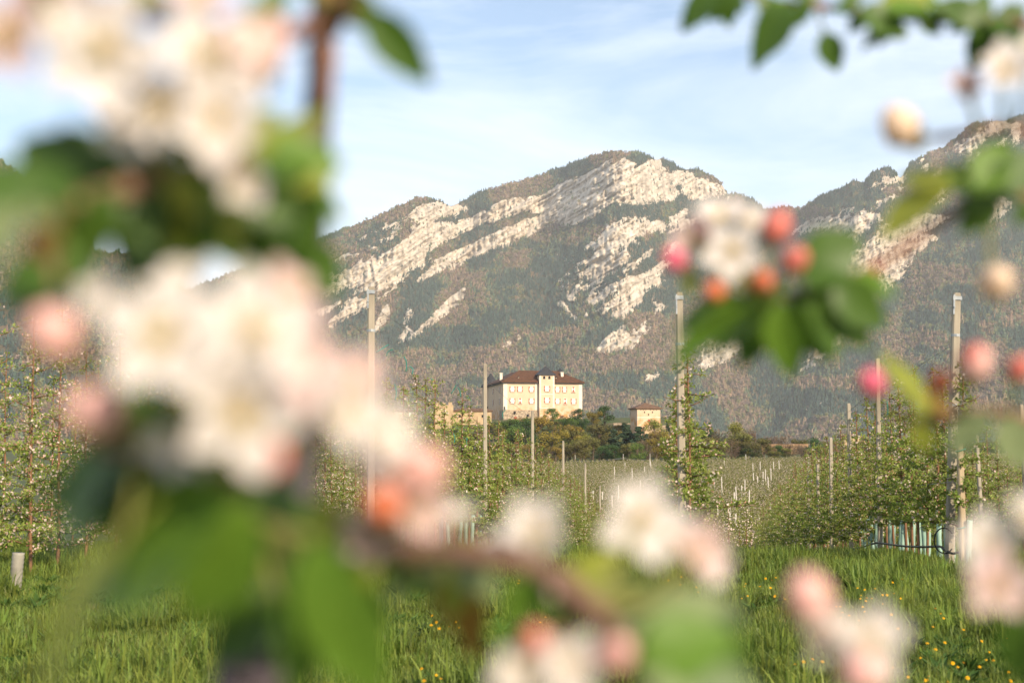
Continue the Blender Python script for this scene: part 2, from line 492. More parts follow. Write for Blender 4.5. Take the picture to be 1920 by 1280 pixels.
main_ridge = [(-500, 700), (0, 640), (300, 560), (480, 497)] + C2((60, 470), (100, 452), (240, 405), (340, 365), (400, 335), (470, 295),
    (540, 281), (600, 289), (650, 314), (700, 290), (760, 260), (860, 230), (1000, 190), (1100, 155), (1180, 125), (1260, 103),
    (1330, 93), (1400, 97), (1450, 113), (1480, 128), (1500, 119), (1540, 138), (1570, 158), (1650, 168), (1700, 193), (1735, 223),
    (1757, 265), (1800, 266), (1850, 285), (1900, 320)) + C3((520, 590), (620, 586), (720, 586), (790, 555), (850, 512), (940, 478),
    (1000, 440), (1060, 448), (1120, 390), (1160, 370), (1200, 378), (1245, 425), (1270, 410), (1300, 352), (1380, 300), (1480, 265),
    (1560, 195), (1640, 146), (1800, 125), (1890, 92)) + [(2050, 190), (2400, 240)]
cliffs = [
    (C2((805, 372), (822, 318), (1000, 268), (1150, 218), (1270, 150), (1345, 132), (1388, 152), (1372, 192), (1330, 222), (1150, 300), (1070, 372), (1040, 340), (940, 330)), 0),
    (C2((1060, 372), (1110, 300), (1300, 235), (1392, 165), (1440, 140), (1480, 146), (1530, 190), (1565, 262), (1540, 292), (1400, 302), (1300, 292), (1225, 345), (1120, 392)), 0),
    (C2((1545, 180), (1640, 195), (1720, 225), (1757, 265), (1690, 286), (1590, 282)), 4),
    (C2((520, 610), (600, 540), (760, 450), (900, 392), (1040, 347), (1062, 372), (980, 412), (860, 467), (760, 512), (640, 560)), 0),
    (C2((250, 640), (290, 580), (360, 535), (480, 440), (620, 382), (700, 378), (780, 338), (800, 355), (660, 440), (600, 470), (520, 535), (440, 610), (350, 662)), 6),
    (C2((170, 775), (240, 700), (310, 672), (330, 700), (250, 745), (180, 795)), 4),
    (C2((110, 660), (200, 610), (330, 520), (350, 540), (220, 640), (130, 690)), 26),
    (C2((440, 380), (500, 320), (600, 300), (690, 320), (640, 350), (560, 365)), 30),
    (C2((485, 845), (560, 775), (640, 690), (705, 645), (690, 692), (600, 765)), -12),
    (C2((350, 810), (375, 750), (398, 712), (392, 760)), -10),
    (C2((455, 840), (470, 760), (500, 740), (490, 820)), 10),
    (C2((1295, 765), (1320, 640), (1360, 590), (1420, 590), (1490, 555), (1482, 620), (1420, 650), (1402, 720), (1340, 772)), 2),
    (C2((1290, 835), (1335, 785), (1360, 830), (1392, 890)), 2),
    (C2((1195, 715), (1215, 655), (1260, 690)), 8),
    (C2((1085, 700), (1120, 720), (1145, 768)), 0),
    (C2((1190, 570), (1250, 500), (1320, 470), (1350, 540), (1260, 590), (1220, 660)), 34),
    (C2((1200, 480), (1350, 355), (1500, 375), (1610, 320), (1600, 400), (1480, 430), (1340, 480), (1260, 520)), 38),
    (C3((895, 965), (960, 830), (1100, 800), (1200, 755), (1310, 722), (1440, 735), (1290, 875), (1100, 922), (1050, 1050), (990, 1000)), 4),
    (C3((1090, 775), (1150, 690), (1350, 620), (1480, 640), (1360, 705), (1240, 750)), 10),
    (C3((1600, 620), (1690, 500), (1830, 560), (1700, 645)), 8),
    (C3((1150, 1000), (1210, 950), (1160, 990)), 0),
    (C3((1500, 300), (1600, 210), (1780, 130), (1870, 150), (1700, 220), (1620, 300)), 34),
    (C3((1080, 480), (1160, 430), (1245, 430), (1150, 480)), 22),
    (C3((740, 690), (800, 660), (1120, 620), (1080, 700), (860, 700)), 30),
    ([(1308, 690), (1330, 645), (1380, 622), (1392, 650), (1370, 672), (1335, 690)], 10),
    ([(1500, 700), (1530, 640), (1570, 600), (1590, 615), (1560, 660)], 12),
    ([(1120, 660), (1150, 620), (1195, 640), (1185, 655)], -6),
]
patches = [(C2((1060, 420), (1250, 330), (1560, 300), (1640, 340), (1560, 520), (1500, 760), (1380, 900), (1180, 760), (1060, 620)), .14),
           (C2((60, 640), (300, 420), (560, 290), (700, 330), (560, 560), (300, 760), (100, 820)), .14),
           (C3((700, 720), (1100, 420), (1500, 250), (1900, 80), (1900, 420), (1300, 640), (900, 860)), .17),
           (C3((800, 1280), (950, 980), (1300, 780), (1700, 620), (1600, 720), (1200, 1000), (1000, 1280)), .15),
           (C2((400, 860), (700, 640), (1000, 560), (1000, 900), (600, 950)), .42),
           ([(1050, 780), (1300, 640), (1560, 680), (1560, 800), (1300, 800)], .4)]

def main_depth(px):
    return 1.0 + .05 * np.exp(-((px - 1440) / 110) ** 2) - .07 * smooth(1400, 1900, px) + .015 * np.exp(-((px - 860) / 50) ** 2)

MV, MROCK, MPX, MPY, MBRK = build_relief('mountain', main_ridge, 848, (-60, 2120), 1040, 300, 3300, cliffs, patches, main_depth, .60, mountain_mat, 40)
hill_ridge = [(-600, 200), (0, 300), (55, 345), (85, 400), (110, 425), (130, 432), (155, 430), (170, 450), (180, 472), (240, 474), (330, 530), (450, 620),
              (560, 700), (660, 760), (760, 800), (900, 835)]
HV, HROCK, HPX, HPY, HBRK = build_relief('wooded_hill', hill_ridge, 848, (-350, 820), 260, 120, 2100,
    [([(112, 470), (118, 432), (140, 424), (158, 434), (170, 466)], -8), ([(60, 360), (76, 350), (80, 385)], 0)], [], lambda px: 1 + 0 * px, .62, mountain_mat, 80)

# ------------------------------------------------------------------ forest on the slopes
def conifer_mesh(name, material, tiers=4, width=.2, seed=1, ragged=.35, sides=7):
    r = random.Random(seed)
    V, F = [], []
    for t in range(tiers):
        z0 = .06 + .82 * t / tiers; z1 = min(1.0, z0 + 1.35 * .94 / tiers)
        w = width * (1 - t / (tiers + .35))
        o = len(V)
        for k in range(sides):
            a = 2 * math.pi * (k + .5 * (t % 2)) / sides
            ww = w * (1 + r.uniform(-ragged, ragged))
            V.append((ww * math.cos(a), ww * math.sin(a), z0 + r.uniform(-.03, .03)))
        V.append((r.uniform(-.01, .01), r.uniform(-.01, .01), z1))
        F += [(o + k, o + (k + 1) % sides, o + sides) for k in range(sides)]
    return mesh(name, V, F, material)

def lumpy_mesh(name, material, seed=1, n=70):
    """ragged round broadleaf crown of loose facets"""
    r = random.Random(seed)
    V, F = [], []
    for i in range(n):
        d = Vector((r.gauss(0, 1), r.gauss(0, 1), r.gauss(0, 1))).normalized() * (r.random() ** .4)
        c = Vector((d.x * .3, d.y * .3, .55 + d.z * .42))
        s = .13
        o = len(V)
        for k in range(3):
            V.append(c + Vector((r.uniform(-s, s), r.uniform(-s, s), r.uniform(-s, s * 1.3))))
        F.append((o, o + 1, o + 2))
    return mesh(name, V, F, material)

spruce_far = mat('spruce_needles', (.026, .047, .035), (.048, .074, .053), scale=3, rnd=.45, rough=.9)
pine_far = mat('pine_needles', (.068, .096, .052), (.10, .125, .066), scale=3, rnd=.4, rough=.9)
larch_far = mat('larch_twigs', (.18, .12, .072), (.245, .17, .108), scale=3, rnd=.4, rough=.9)
bare_far = mat('bare_wood', (.175, .13, .095), (.24, .18, .13), scale=3, rnd=.4, rough=.9)
olive_far = mat('young_foliage', (.15, .15, .055), (.21, .195, .075), scale=3, rnd=.4, rough=.9)

def sample_surface(V, dens, n, seed):
    g = np.random.default_rng(seed)
    A = np.linalg.norm(np.cross(V[1:, :-1] - V[:-1, :-1], V[:-1, 1:] - V[:-1, :-1]), axis=2)
    d = dens[:-1, :-1] * A
    p = (d / d.sum()).reshape(-1)
    idx = g.choice(len(p), n, p=p)
    i, j = np.divmod(idx, V.shape[1] - 1)
    u, v = g.random(n)[:, None], g.random(n)[:, None]
    pts = (V[i, j] * (1 - u) + V[i + 1, j] * u) * (1 - v) + (V[i, j + 1] * (1 - u) + V[i + 1, j + 1] * u) * v
    return pts, i, j, g

def forest(V, rock, PX, PY, n, seed, where, hmul=1.0, warm=0.0):
    clear = smooth(.60, .72, fbm(PX / 26, PY / 20, seed + 2, 4))
    dens = np.clip(1 - rock * 1.02, .018, 1) * (1 - .55 * clear)
    pts, i, j, g = sample_surface(V, dens, n, seed)
    px, py = PX[i, j], PY[i, j]
    rel = i / V.shape[0]
    nz = (fbm(px / 60, py / 40, seed + 7, 5) - .5) * 1.45 + .5 + .14 * (g.random(n) - .5)
    # brown larch belts below the crest on the left and broadleaf woods on the lower slopes
    brown = nz + .16 * np.exp(-((rel - .97) / .05) ** 2) * (px < 1230) + .055 * (rel < .42) - .04 * (rel > .6) + warm
    kind = np.where(brown < .525, 0, np.where(brown < .605, 1, np.where(g.random(n) < .5, 2, np.where(g.random(n) < .62, 3, 4))))
    kind = np.where((kind == 1) & (g.random(n) < .3), 4, kind)
    h = (11 + 7 * g.random(n) ** 1.5) * (1 - .25 * rel) * hmul
    wf = 1.0 + .4 * g.random(n)
    rot = g.random(n) * 6.28
    pts[:, 2] -= .6
    specs = [('spruce_forest', conifer_mesh('spruce', spruce_far, 4, .2, 1), 'dark blue-green spruce forest covering ' + where),
             ('pine_forest', conifer_mesh('pine', pine_far, 3, .27, 2, .5), 'mid green pine forest mixed into ' + where),
             ('larch_forest', conifer_mesh('larch', larch_far, 3, .2, 3, .6), 'rust-brown larch woods on ' + where),
             ('bare_forest', lumpy_mesh('bare_broadleaf', bare_far, 4), 'bare brown broadleaf woods on ' + where),
             ('budding_forest', lumpy_mesh('budding_broadleaf', olive_far, 5), 'olive budding broadleaf woods on ' + where)]
    for k, (nm, me, lab) in enumerate(specs):
        s = kind == k
        if s.sum() == 0: continue
        sz = np.stack([h[s] * wf[s], h[s] * wf[s], h[s] * (1 if k < 3 else .85)], 1)
        scatter(nm, pts[s], rot[s], sz, me, lab, 'forest')

forest(MV, MROCK, MPX, MPY, 112000, 3, 'the cliffed mountain behind the castle')
forest(HV, HROCK, HPX, HPY, 16000, 31, 'the hill at the left edge', 1.0, .03)

# ------------------------------------------------------------------ castle
def plaster(name, base, stain, zlo, zhi):
    m = mat(name, base, tuple(c * .9 for c in base), scale=.35, detail=6, rough=.9, bump=.15, bscale=3)
    t = m.node_tree; N = t.nodes; L = t.links
    b = N['Principled BSDF']
    src = b.inputs['Base Color'].links[0].from_socket
    co = N.new('ShaderNodeTexCoord'); sp = N.new('ShaderNodeSeparateXYZ'); L.new(co.outputs['Object'], sp.inputs[0])
    ns = N.new('ShaderNodeTexNoise'); ns.inputs['Scale'].default_value = .55; ns.inputs['Detail'].default_value = 6
    L.new(co.outputs['Object'], ns.inputs['Vector'])
    mr = N.new('ShaderNodeMapRange'); mr.inputs['From Min'].default_value = .42; mr.inputs['From Max'].default_value = .62
    L.new(ns.outputs[0], mr.inputs[0])
    zr = N.new('ShaderNodeMapRange'); zr.inputs['From Min'].default_value = zhi; zr.inputs['From Max'].default_value = zlo
    L.new(sp.outputs['Z'], zr.inputs[0])
    mu = N.new('ShaderNodeMath'); mu.operation = 'MULTIPLY'; L.new(mr.outputs[0], mu.inputs[0]); L.new(zr.outputs[0], mu.inputs[1])
    mx = N.new('ShaderNodeMixRGB'); mx.inputs[2].default_value = (*stain, 1)
    L.new(mu.outputs[0], mx.inputs[0]); L.new(src, mx.inputs[1]); L.new(mx.outputs[0], b.inputs['Base Color'])
    return m

wall_m = plaster('cream_plaster', (.57, .42, .29), (.46, .235, .09), 2.4, 5.2)
white_m = mat('white_lime_paint', (.66, .58, .46), (.6, .52, .42), scale=.8, rough=.9)
pane_m = mat('pale_window_glass', (.62, .6, .57), (.5, .48, .46), scale=1.5, rough=.25, spec=.5)
dark_m = mat('dark_opening', (.012, .012, .014), rough=.9)
shut_m = mat('white_shutter_paint', (.72, .64, .56), rough=.6)
red_m = mat('red_shutter_paint', (.34, .075, .04), (.28, .06, .035), rough=.6)
roof_m = mat('rust_roof_tiles', (.06, .028, .014), (.115, .052, .027), scale=1.2, rough=.85, bump=.6, bscale=5, stretch=(1, 1, 2))
slate_m = mat('dark_slate', (.028, .028, .031), (.042, .041, .044), scale=2, rough=.6, bump=.4)
rubble_m = mat('rubble_stone', (.16, .12, .085), (.42, .33, .23), scale=1.6, rough=.95, bump=.9, bscale=2.5, detail=6)
old_wall_m = mat('ochre_old_plaster', (.46, .335, .2), (.34, .24, .14), scale=.6, rough=.95, bump=.3, detail=6)
dry_wall_m = mat('tan_dry_stone', (.24, .14, .075), (.36, .23, .13), scale=1.2, rough=.95, bump=.8, bscale=3, detail=7)
brown_roof_m = mat('brown_roof_tiles', (.10, .058, .036), (.16, .09, .055), scale=1.5, rough=.9, bump=.5, bscale=5)

KD = 530.0
kx, ky = lateral(944, KD)
kz = height_at(783, KD)
MPP = KD / FPX
castle = link('castle', None, loc=(kx, ky, kz), rot=(0, 0, PSI + math.radians(11.4)))
tag(castle, 'cream plastered castle with rust tiled hip roof and slate-capped stair tower on the wooded hill', 'castle')
CW, CD, CE = 30.2, 33.0, 13.2        # facade length, depth, eave height

def prism_wall(name, u0, u1, v0, v1, w0, w1, m, parent):
    return MB().box(u0, u1, v0, v1, w0, w1).build(name, m, parent)

prism_wall('wall', 0, CW, 0, CD, -9, CE, wall_m, castle)
MB().box(-.35, 13.3, -.55, 8, -9, 2.9, tx=.30, ty=.45).build('stone_base', rubble_m, castle)
MB().box(-.4, 1.2, -.35, .6, -6, 4.2, tx=.55, ty=.3).build('buttress', slate_m, castle)
for u0, u1, v0, v1 in ((-.04, 1.5, -.04, .5), (CW - 1.3, CW + .04, -.04, .5)):
    prism_wall('corner_pilaster', u0, u1, v0, v1, 3.0, CE - .25, white_m, castle)
prism_wall('corner_pilaster', 12.0, 13.35, -.04, .3, 3.0, CE - .25, white_m, castle)

def ring_roof(name, u0, u1, v0, v1, w, rise, inset, m, parent, eave=.35):
    A = [(u0, v0), (u1, v0), (u1, v1), (u0, v1)]
    B = [(u0 + inset, v0 + inset), (u1 - inset, v0 + inset), (u1 - inset, v1 - inset), (u0 + inset, v1 - inset)]
    i2 = inset * 1.75
    C = [(u0 + i2, v0 + i2), (u1 - i2, v0 + i2), (u1 - i2, v1 - i2), (u0 + i2, v1 - i2)]
    V = [(a, b, w - eave) for a, b in A] + [(a, b, w) for a, b in A] + [(a, b, w + rise) for a, b in B] + [(a, b, w + .3) for a, b in C]
    F = [(3, 2, 1, 0)]
    for k in range(4):
        n = (k + 1) % 4
        F += [(k, n, 4 + n, 4 + k), (4 + k, 4 + n, 8 + n, 8 + k), (8 + k, 8 + n, 12 + n, 12 + k)]
    F.append((12, 13, 14, 15))
    return link(name, mesh(name, V, F, m), parent)

roof = ring_roof('roof', -.9, CW + .9, -.9, CD + .9, CE + .35, 4.6, 8.6, roof_m, castle)
prism_wall('eave_board', -.75, CW + .75, -.75, CD + .75, CE - .3, CE - .02, slate_m, castle)
for u, z in ((23.3, 0), (1.6, 9.5)):
    ch = MB()
    ch.box(u - .5, u + .5, 3.2 + z, 4.2 + z, CE + 1.0, CE + 4.0); ch.box(u - .65, u + .65, 3.05 + z, 4.35 + z, CE + 4.0, CE + 4.25)
    ch.build('chimney', white_m, roof)
for u in (6.2, 20.6):
    d = MB()
    d.add([(u - .7, 1.6, CE + 1.3), (u + .7, 1.6, CE + 1.3), (u, 1.6, CE + 2.5), (u - .7, 5.2, CE + 2.2), (u + .7, 5.2, CE + 2.2), (u, 5.2, CE + 2.5)],
          [(0, 2, 5, 3), (2, 1, 4, 5)], 0)
    d.add([(u - .45, 1.8, CE + 1.35), (u + .45, 1.8, CE + 1.35), (u, 1.8, CE + 2.2)], [(0, 1, 2)], 1)
    d.build('dormer', [slate_m, white_m], roof)

def window(parent, x, y, w, face, width=1.25, height=1.9, style='open'):
    """face 'front' looks to -v, 'side' looks to -u. Sub-parts: frame, shutters"""
    rot = 0 if face == 'front' else -math.pi / 2
    hw, hh = width / 2, height / 2
    o = MB().box(-hw, hw, -.03, .05, -hh, hh).build('window', pane_m, parent)
    o.location = (x, y, w); o.rotation_euler = (0, 0, rot)
    fr = MB()
    t = .13
    for a in (-hw - t, hw): fr.box(a, a + t, -.12, .03, -hh - t, hh + t)
    for a in (-hh - t, hh): fr.box(-hw, hw, -.12, .03, a, a + t)
    fr.box(-.04, .04, -.07, -.028, -hh, hh); fr.box(-hw, -.04, -.06, -.028, .2, .27); fr.box(.04, hw, -.06, -.028, .2, .27)
    fr.build('frame', white_m, o)
    MB().box(-hw - .3, hw + .3, -.22, .02, -hh - .28, -hh - .14).build('sill', rubble_m, o)
    sw = width * (.3 if style == 'open' else .5)
    for s in (-1, 1):
        sh = MB()
        if style == 'open':
            x0 = hw + t + .02 if s > 0 else -hw - t - .02 - sw
            ya, yb = -.12, -.04
        else:
            x0 = .01 if s > 0 else -sw - .01
            ya, yb = -.2, -.13
        x1 = x0 + sw
        sh.box(x0, x1, ya, yb, -hh, hh, 0)
        # red hourglass painted on the board, as thin raised boards
        inn, out = (x0, x1) if s > 0 else (x1, x0)
        yq = ya - .02
        if style == 'open':
            mid = (inn + out) / 2
            sh.add([(inn, yq, -hh * .7), (inn, yq, hh * .7), (mid, yq, 0)], [(0, 1, 2)], 1)
        else:
            sh.add([(x0, yq, -hh), (x1, yq, -hh), (inn, yq, hh * .15)], [(0, 1, 2)], 1)
            sh.add([(inn, yq, hh), (out, yq, hh), (inn, yq, hh * .2)], [(0, 1, 2)], 1)
        sh.build('shutter', [red_m, shut_m] if style == 'open' else [shut_m, red_m], o)
    return o

ROW1, ROW2 = 10.75, 6.35
for u, r in ((3.4, ROW1), (6.3, ROW1), (10.7, ROW1), (3.4, ROW2), (10.7, ROW2), (20.7, ROW1), (23.4, ROW1), (20.7, ROW2), (26.9, ROW2)):
    window(castle, u, 0, r, 'front', 1.15 if u < 23 or u > 26 else .95)
for u, r in ((6.3, ROW2), (26.8, ROW1), (23.6, ROW2)):
    window(castle, u, 0, r, 'front', 1.1, 2.0, 'closed')
for v, r in ((7.5, ROW1 + .1), (21, ROW1 + .1), (7.5, ROW2 + .1), (21, ROW2 + .1)):
    window(castle, 0, v, r, 'side', 1.3)
for u, v, w in ((4.2, -.46, 1.9), (9.2, -.3, .9)):
    MB().box(u - .35, u + .35, v - .1, v + .6, w - .45, w + .45).build('cellar_window', dark_m, castle)
stair = MB()
stair.box(3.2, 5.6, -1.9, -.6, -1.6, -1.45)
for q in range(6): stair.box(3.2 + q * .46, 3.27 + q * .46, -1.9, -1.83, -1.45, -.6)
stair.box(3.2, 5.6, -1.93, -1.85, -.6, -.5); stair.box(4.0, 4.9, -.75, -.6, -1.45, .4)
stair.build('balcony', red_m, castle)

# stair tower, projecting from the facade
prism_wall('stair_tower_wall', 13.4, 19.1, -1.6, 4.2, -9, 15.9, wall_m, castle)
for u0, u1 in ((13.36, 14.0), (18.5, 19.14)):
    prism_wall('corner_pilaster', u0, u1, -1.65, -1.0, 3.6, 15.7, white_m, castle)
for w in (3.5, 8.7):
    prism_wall('string_course', 14.0, 18.5, -1.66, -1.5, w, w + .3, white_m, castle)
def flared_roof(name, cx, cy, w, half, rise, parent, sides=4, m=slate_m, rot=math.pi / 4):
    V, F = [], []
    prof = [(1.18, -.35), (1.18, 0), (.8, rise * .3), (.42, rise * .66), (.0, rise)]
    k = math.sqrt(2) if sides == 4 else 1.0
    for f, z in prof[:-1]:
        for s in range(sides):
            a = rot + 2 * math.pi * s / sides
            V.append((cx + half * k * f * math.cos(a), cy + half * k * f * math.sin(a), w + z))
    V.append((cx, cy, w + rise))
    F.append(tuple(range(sides))[::-1])
    for i in range(3):
        for s in range(sides):
            F.append((i * sides + s, i * sides + (s + 1) % sides, (i + 1) * sides + (s + 1) % sides, (i + 1) * sides + s))
    for s in range(sides): F.append((3 * sides + s, 3 * sides + (s + 1) % sides, 4 * sides))
    return link(name, mesh(name, V, F, m), parent)
flared_roof('tower_roof', 16.25, 1.3, 16.25, 2.88, 3.3, castle)
for u in (15.2, 17.2):
    o = MB()
    o.box(u - .42, u + .42, -1.66, -1.4, 14.5, 15.3)
    o.add([(u - .42, -1.66, 15.3), (u + .42, -1.66, 15.3), (u + .22, -1.66, 15.58), (u - .22, -1.66, 15.58)], [(0, 1, 2, 3)])
    o.build('bell_opening', dark_m, castle)
for w in (10.95, 6.6): window(castle, 16.3, -1.6, w, 'front', 1.25, 1.9)
MB().box(16.1, 16.8, -1.68, -1.4, 1.4, 2.3).build('cellar_window', dark_m, castle)
# round corner towers behind
def round_tower(cx, cy, rad, w0, w1, rise):
    V, F = tube([(cx, cy, w0), (cx, cy, w1)], rad, 20)
    o = link('round_tower_wall', mesh('round_tower_wall', V, F, wall_m), castle)
    flared_roof('round_tower_roof', cx, cy, w1 + .2, rad, rise, castle, 16, slate_m, 0)
    for w in (w0 + 8, w0 + 10.5):
        MB().box(cx - 2.0, cx - 1.4, cy - rad * .9, cy - rad * .5, w, w + .8).build('cellar_window', dark_m, castle)
round_tower(1.6, CD + 1.5, 3.4, -6, 13.0, 5.4)
round_tower(CW - 1.2, CD - 2.0, 3.2, -6, 16.0, 4.6)

def house_at(px, d, base_py, rot_deg):
    x, y = lateral(px, d)
    return (x, y, height_at(base_py, d)), (0, 0, PSI + math.radians(rot_deg))

def hip_roof(name, u0, u1, v0, v1, w, rise, m, parent, th=.3):
    cx, cy = (u0 + u1) / 2, (v0 + v1) / 2
    L = min(u1 - u0, v1 - v0) / 2
    if u1 - u0 >= v1 - v0: R = [(u0 + L, cy), (u1 - L - .01, cy)]
    else: R = [(cx, v0 + L), (cx, v1 - L - .01)]
    V = [(u0, v0, w - th), (u1, v0, w - th), (u1, v1, w - th), (u0, v1, w - th), (u0, v0, w), (u1, v0, w), (u1, v1, w), (u0, v1, w),
         (R[0][0], R[0][1], w + rise), (R[1][0], R[1][1], w + rise)]
    F = [(3, 2, 1, 0), (0, 1, 5, 4), (1, 2, 6, 5), (2, 3, 7, 6), (3, 0, 4, 7)]
    if u1 - u0 >= v1 - v0: F += [(4, 5, 9, 8), (5, 6, 9), (6, 7, 8, 9), (7, 4, 8)]
    else: F += [(4, 5, 8), (5, 6, 9, 8), (6, 7, 9), (7, 4, 8, 9)]
    return link(name, mesh(name, V, F, m), parent)

# small gate tower to the right
loc, rot = house_at(1194.5, 485, 800, 11)
gt = link('gate_tower', None, loc=loc, rot=rot)
tag(gt, 'small square cream tower with low brown pyramid roof on the wooded slope', 'tower')
gm = 485 / FPX
MB().box(0, 8.2, 0, 8.5, -10, 6.1).build('wall', wall_m, gt)
hip_roof('roof', -.7, 8.9, -.7, 9.2, 6.45, 2.0, brown_roof_m, gt)
MB().box(-.03, 8.23, -.04, .2, 3.2, 3.4).build('string_course', white_m, gt)
for u, w in ((2.6, 5.0), (5.4, 5.0), (4.0, 4.2)): MB().box(u - .16, u + .16, -.05, .2, w - .3, w + .3).build('arrow_slit', dark_m, gt)
for u in (1.3, 2.2, 3.1, 4.7, 5.9, 6.8): MB().box(u - .12, u + .12, -.05, .2, 5.62, 5.8).build('loophole', dark_m, gt)
MB().box(3.8, 4.6, -.06, .2, 1.6, 2.6).build('shutter', red_m, gt)
MB().box(2.2, 7.0, -1.6, 0, -10, .2).build('lower_wall', old_wall_m, gt)

def crenellated(name, px0, px1, top_py, d, base_drop, label, m, merlon=None, depth=3.0, rot=4):
    loc, rt_ = house_at(px0, d, top_py, rot)
    o = link(name, None, loc=loc, rot=rt_)
    tag(o, label, 'wall' if 'wall' in name else 'tower')
    L = (px1 - px0) * d / FPX
    MB().box(0, L, 0, depth, -base_drop, 0).build('wall', m, o)
    if merlon:
        n = max(2, int(L / (merlon * 2)))
        for k in range(n):
            a = (k + .25) * L / n
            hgt = 1.1 * random.uniform(.6, 1.05)
            MB().box(a, a + L / n * .55, .02, .8, 0.0, hgt, tx=.08).build('merlon', m, o)
            if depth > 4: MB().box(a, a + L / n * .55, depth - .8, depth - .02, 0.0, hgt, tx=.08).build('merlon', m, o)
    return o
crenellated('ruined_tower', 815, 850, 759, 505, 12, 'ruined ochre battlemented tower left of the castle', old_wall_m, 1.0, 5.5)
crenellated('rampart_wall', 1150, 1186, 793, 505, 7, 'low pinkish rubble rampart between castle and small tower', rubble_m, None, 1.6)
crenellated('rampart_wall', 1240, 1262, 797, 495, 7, 'short rubble rampart right of the small square tower', rubble_m, None, 1.6)
loc, rot = house_at(850, 512, 792, 4)
lw = link('gatehouse', None, loc=loc, rot=rot)
tag(lw, 'long low ochre outbuilding with flat brown roof beside the castle', 'building')
MB().box(0, 13.8, 0, 5, -9, 4.0).build('wall', old_wall_m, lw)
hip_roof('roof', -.4, 14.4, -.6, 5.6, 4.35, .9, brown_roof_m, lw)
for u in (2.4, 6.5, 10.5): MB().box(u - .3, u + .3, -.05, .3, 1.9, 2.8).build('window', dark_m, lw)
loc, rot = house_at(736, 498, 800, 4)
lh = link('outbuilding', None, loc=loc, rot=rot)
tag(lh, 'pale outbuilding with overhanging flat roof far left of the castle', 'building')
MB().box(0, 8.6, 0, 7, -8, 5.2).build('wall', wall_m, lh)
hip_roof('roof', -.7, 9.3, -.8, 7.7, 5.75, .7, brown_roof_m, lh)
MB().box(4.3, 6.9, -.05, .2, 3.5, 5.0).build('loft_opening', white_m, lh)
MB().box(5.5, 5.62, -.1, .1, 3.5, 5.0).build('mullion', dark_m, lh)
MB().box(4.0, 4.5, -.06, .2, 2.0, 2.8).build('window', dark_m, lh)
# little house and tan terrace wall by the hedge on the right
loc, rot = house_at(1582, 430, 838, 2)
sh = link('small_house', None, loc=loc, rot=rot)
tag(sh, 'small tan house with dark shallow roof behind the right orchard row', 'house')
MB().box(0, 5.2, 0, 5, -6, 2.9).build('wall', old_wall_m, sh)
hip_roof('roof', -.8, 5.8, -.6, 5.6, 3.3, .8, brown_roof_m, sh)
MB().box(1.2, 1.9, -.05, .2, 1.0, 2.0).build('window', dark_m, sh)
tw = crenellated('terrace_wall', 1428, 1514, 832, 425, 3, 'tan terrace wall behind the bare hedge right of the centre', dry_wall_m, None, 1.2, 0)

# ------------------------------------------------------------------ trees on the castle hill
def leafy_tree(name, foliage, bark, seed, n=1500, rx=.38, base=.22, top=1.0, leaf=.05, lobes=9, conif=False, twigs=0):
    """unit-height tree: trunk mesh and crown mesh (many small leaf-clump faces in lobes)"""
    r = random.Random(seed)
    tm = MB()
    pts = [Vector((0, 0, -.06)), Vector((r.uniform(-.02, .02), r.uniform(-.02, .02), .3)), Vector((r.uniform(-.04, .04), r.uniform(-.04, .04), .62)), Vector((r.uniform(-.03, .03), 0, .9))]
    tm.tube(pts, [.028, .021, .012, .004], 6)
    L = []
    for i in range(lobes):
        f = (i + .5) / lobes
        if conif:
            z = base + (top - base) * f; rad = rx * (1 - f) ** .8
            a = r.uniform(0, 6.28); c = Vector((math.cos(a) * rad * .45, math.sin(a) * rad * .45, z)); s = max(.05, rad * .75)
            L.append((c, s, s * .8))
        else:
            a = i * 2.4 + r.uniform(-.5, .5); z = base + .14 + (top - base - .24) * r.random() ** .8
            q = (z - base) / (top - base)
            rad = rx * math.sqrt(max(.08, 1 - (2 * q - .85) ** 2)) * r.uniform(.35, .75)
            c = Vector((math.cos(a) * rad, math.sin(a) * rad, z)); s = r.uniform(.12, .19)
            L.append((c, s, s * r.uniform(.75, 1.0)))
        tm.tube([Vector((0, 0, max(.12, c.z - .22))), Vector((c.x * .5, c.y * .5, c.z - .08)), c], [.011, .007, .003], 5)
        for k in range(3 + twigs):
            d = Vector((r.gauss(0, 1), r.gauss(0, 1), r.gauss(.4, 1))).normalized() * s * r.uniform(.8, 1.2)
            tm.tube([c, c + d * .5 + Vector((0, 0, .01)), c + d], [.004, .0025, .0012], 4)
    V, F = [], []
    for i in range(n):
        c, s, sz = L[r.randrange(len(L))]
        d = Vector((r.gauss(0, 1), r.gauss(0, 1), r.gauss(0, 1))).normalized() * r.random() ** .33
        p = c + Vector((d.x * s, d.y * s, d.z * sz))
        nrm = (d + Vector((r.gauss(0, .6), r.gauss(0, .6), r.gauss(.3, .6)))).normalized()
        u = nrm.orthogonal().normalized(); w = nrm.cross(u); a = r.uniform(0, 6.28)
        u, w = u * math.cos(a) + w * math.sin(a), w * math.cos(a) - u * math.sin(a)
        e = leaf * r.uniform(.5, 1.1)
        o = len(V)
        V += [p - u * e * .5, p + w * e * .35 + nrm * e * .1, p + u * e * .5, p - w * e * .35 + nrm * e * .1]
        F.append((o, o + 1, o + 2, o + 3))
    return tm.mesh(name + '_trunk', bark), mesh(name + '_crown', V, F, foliage)

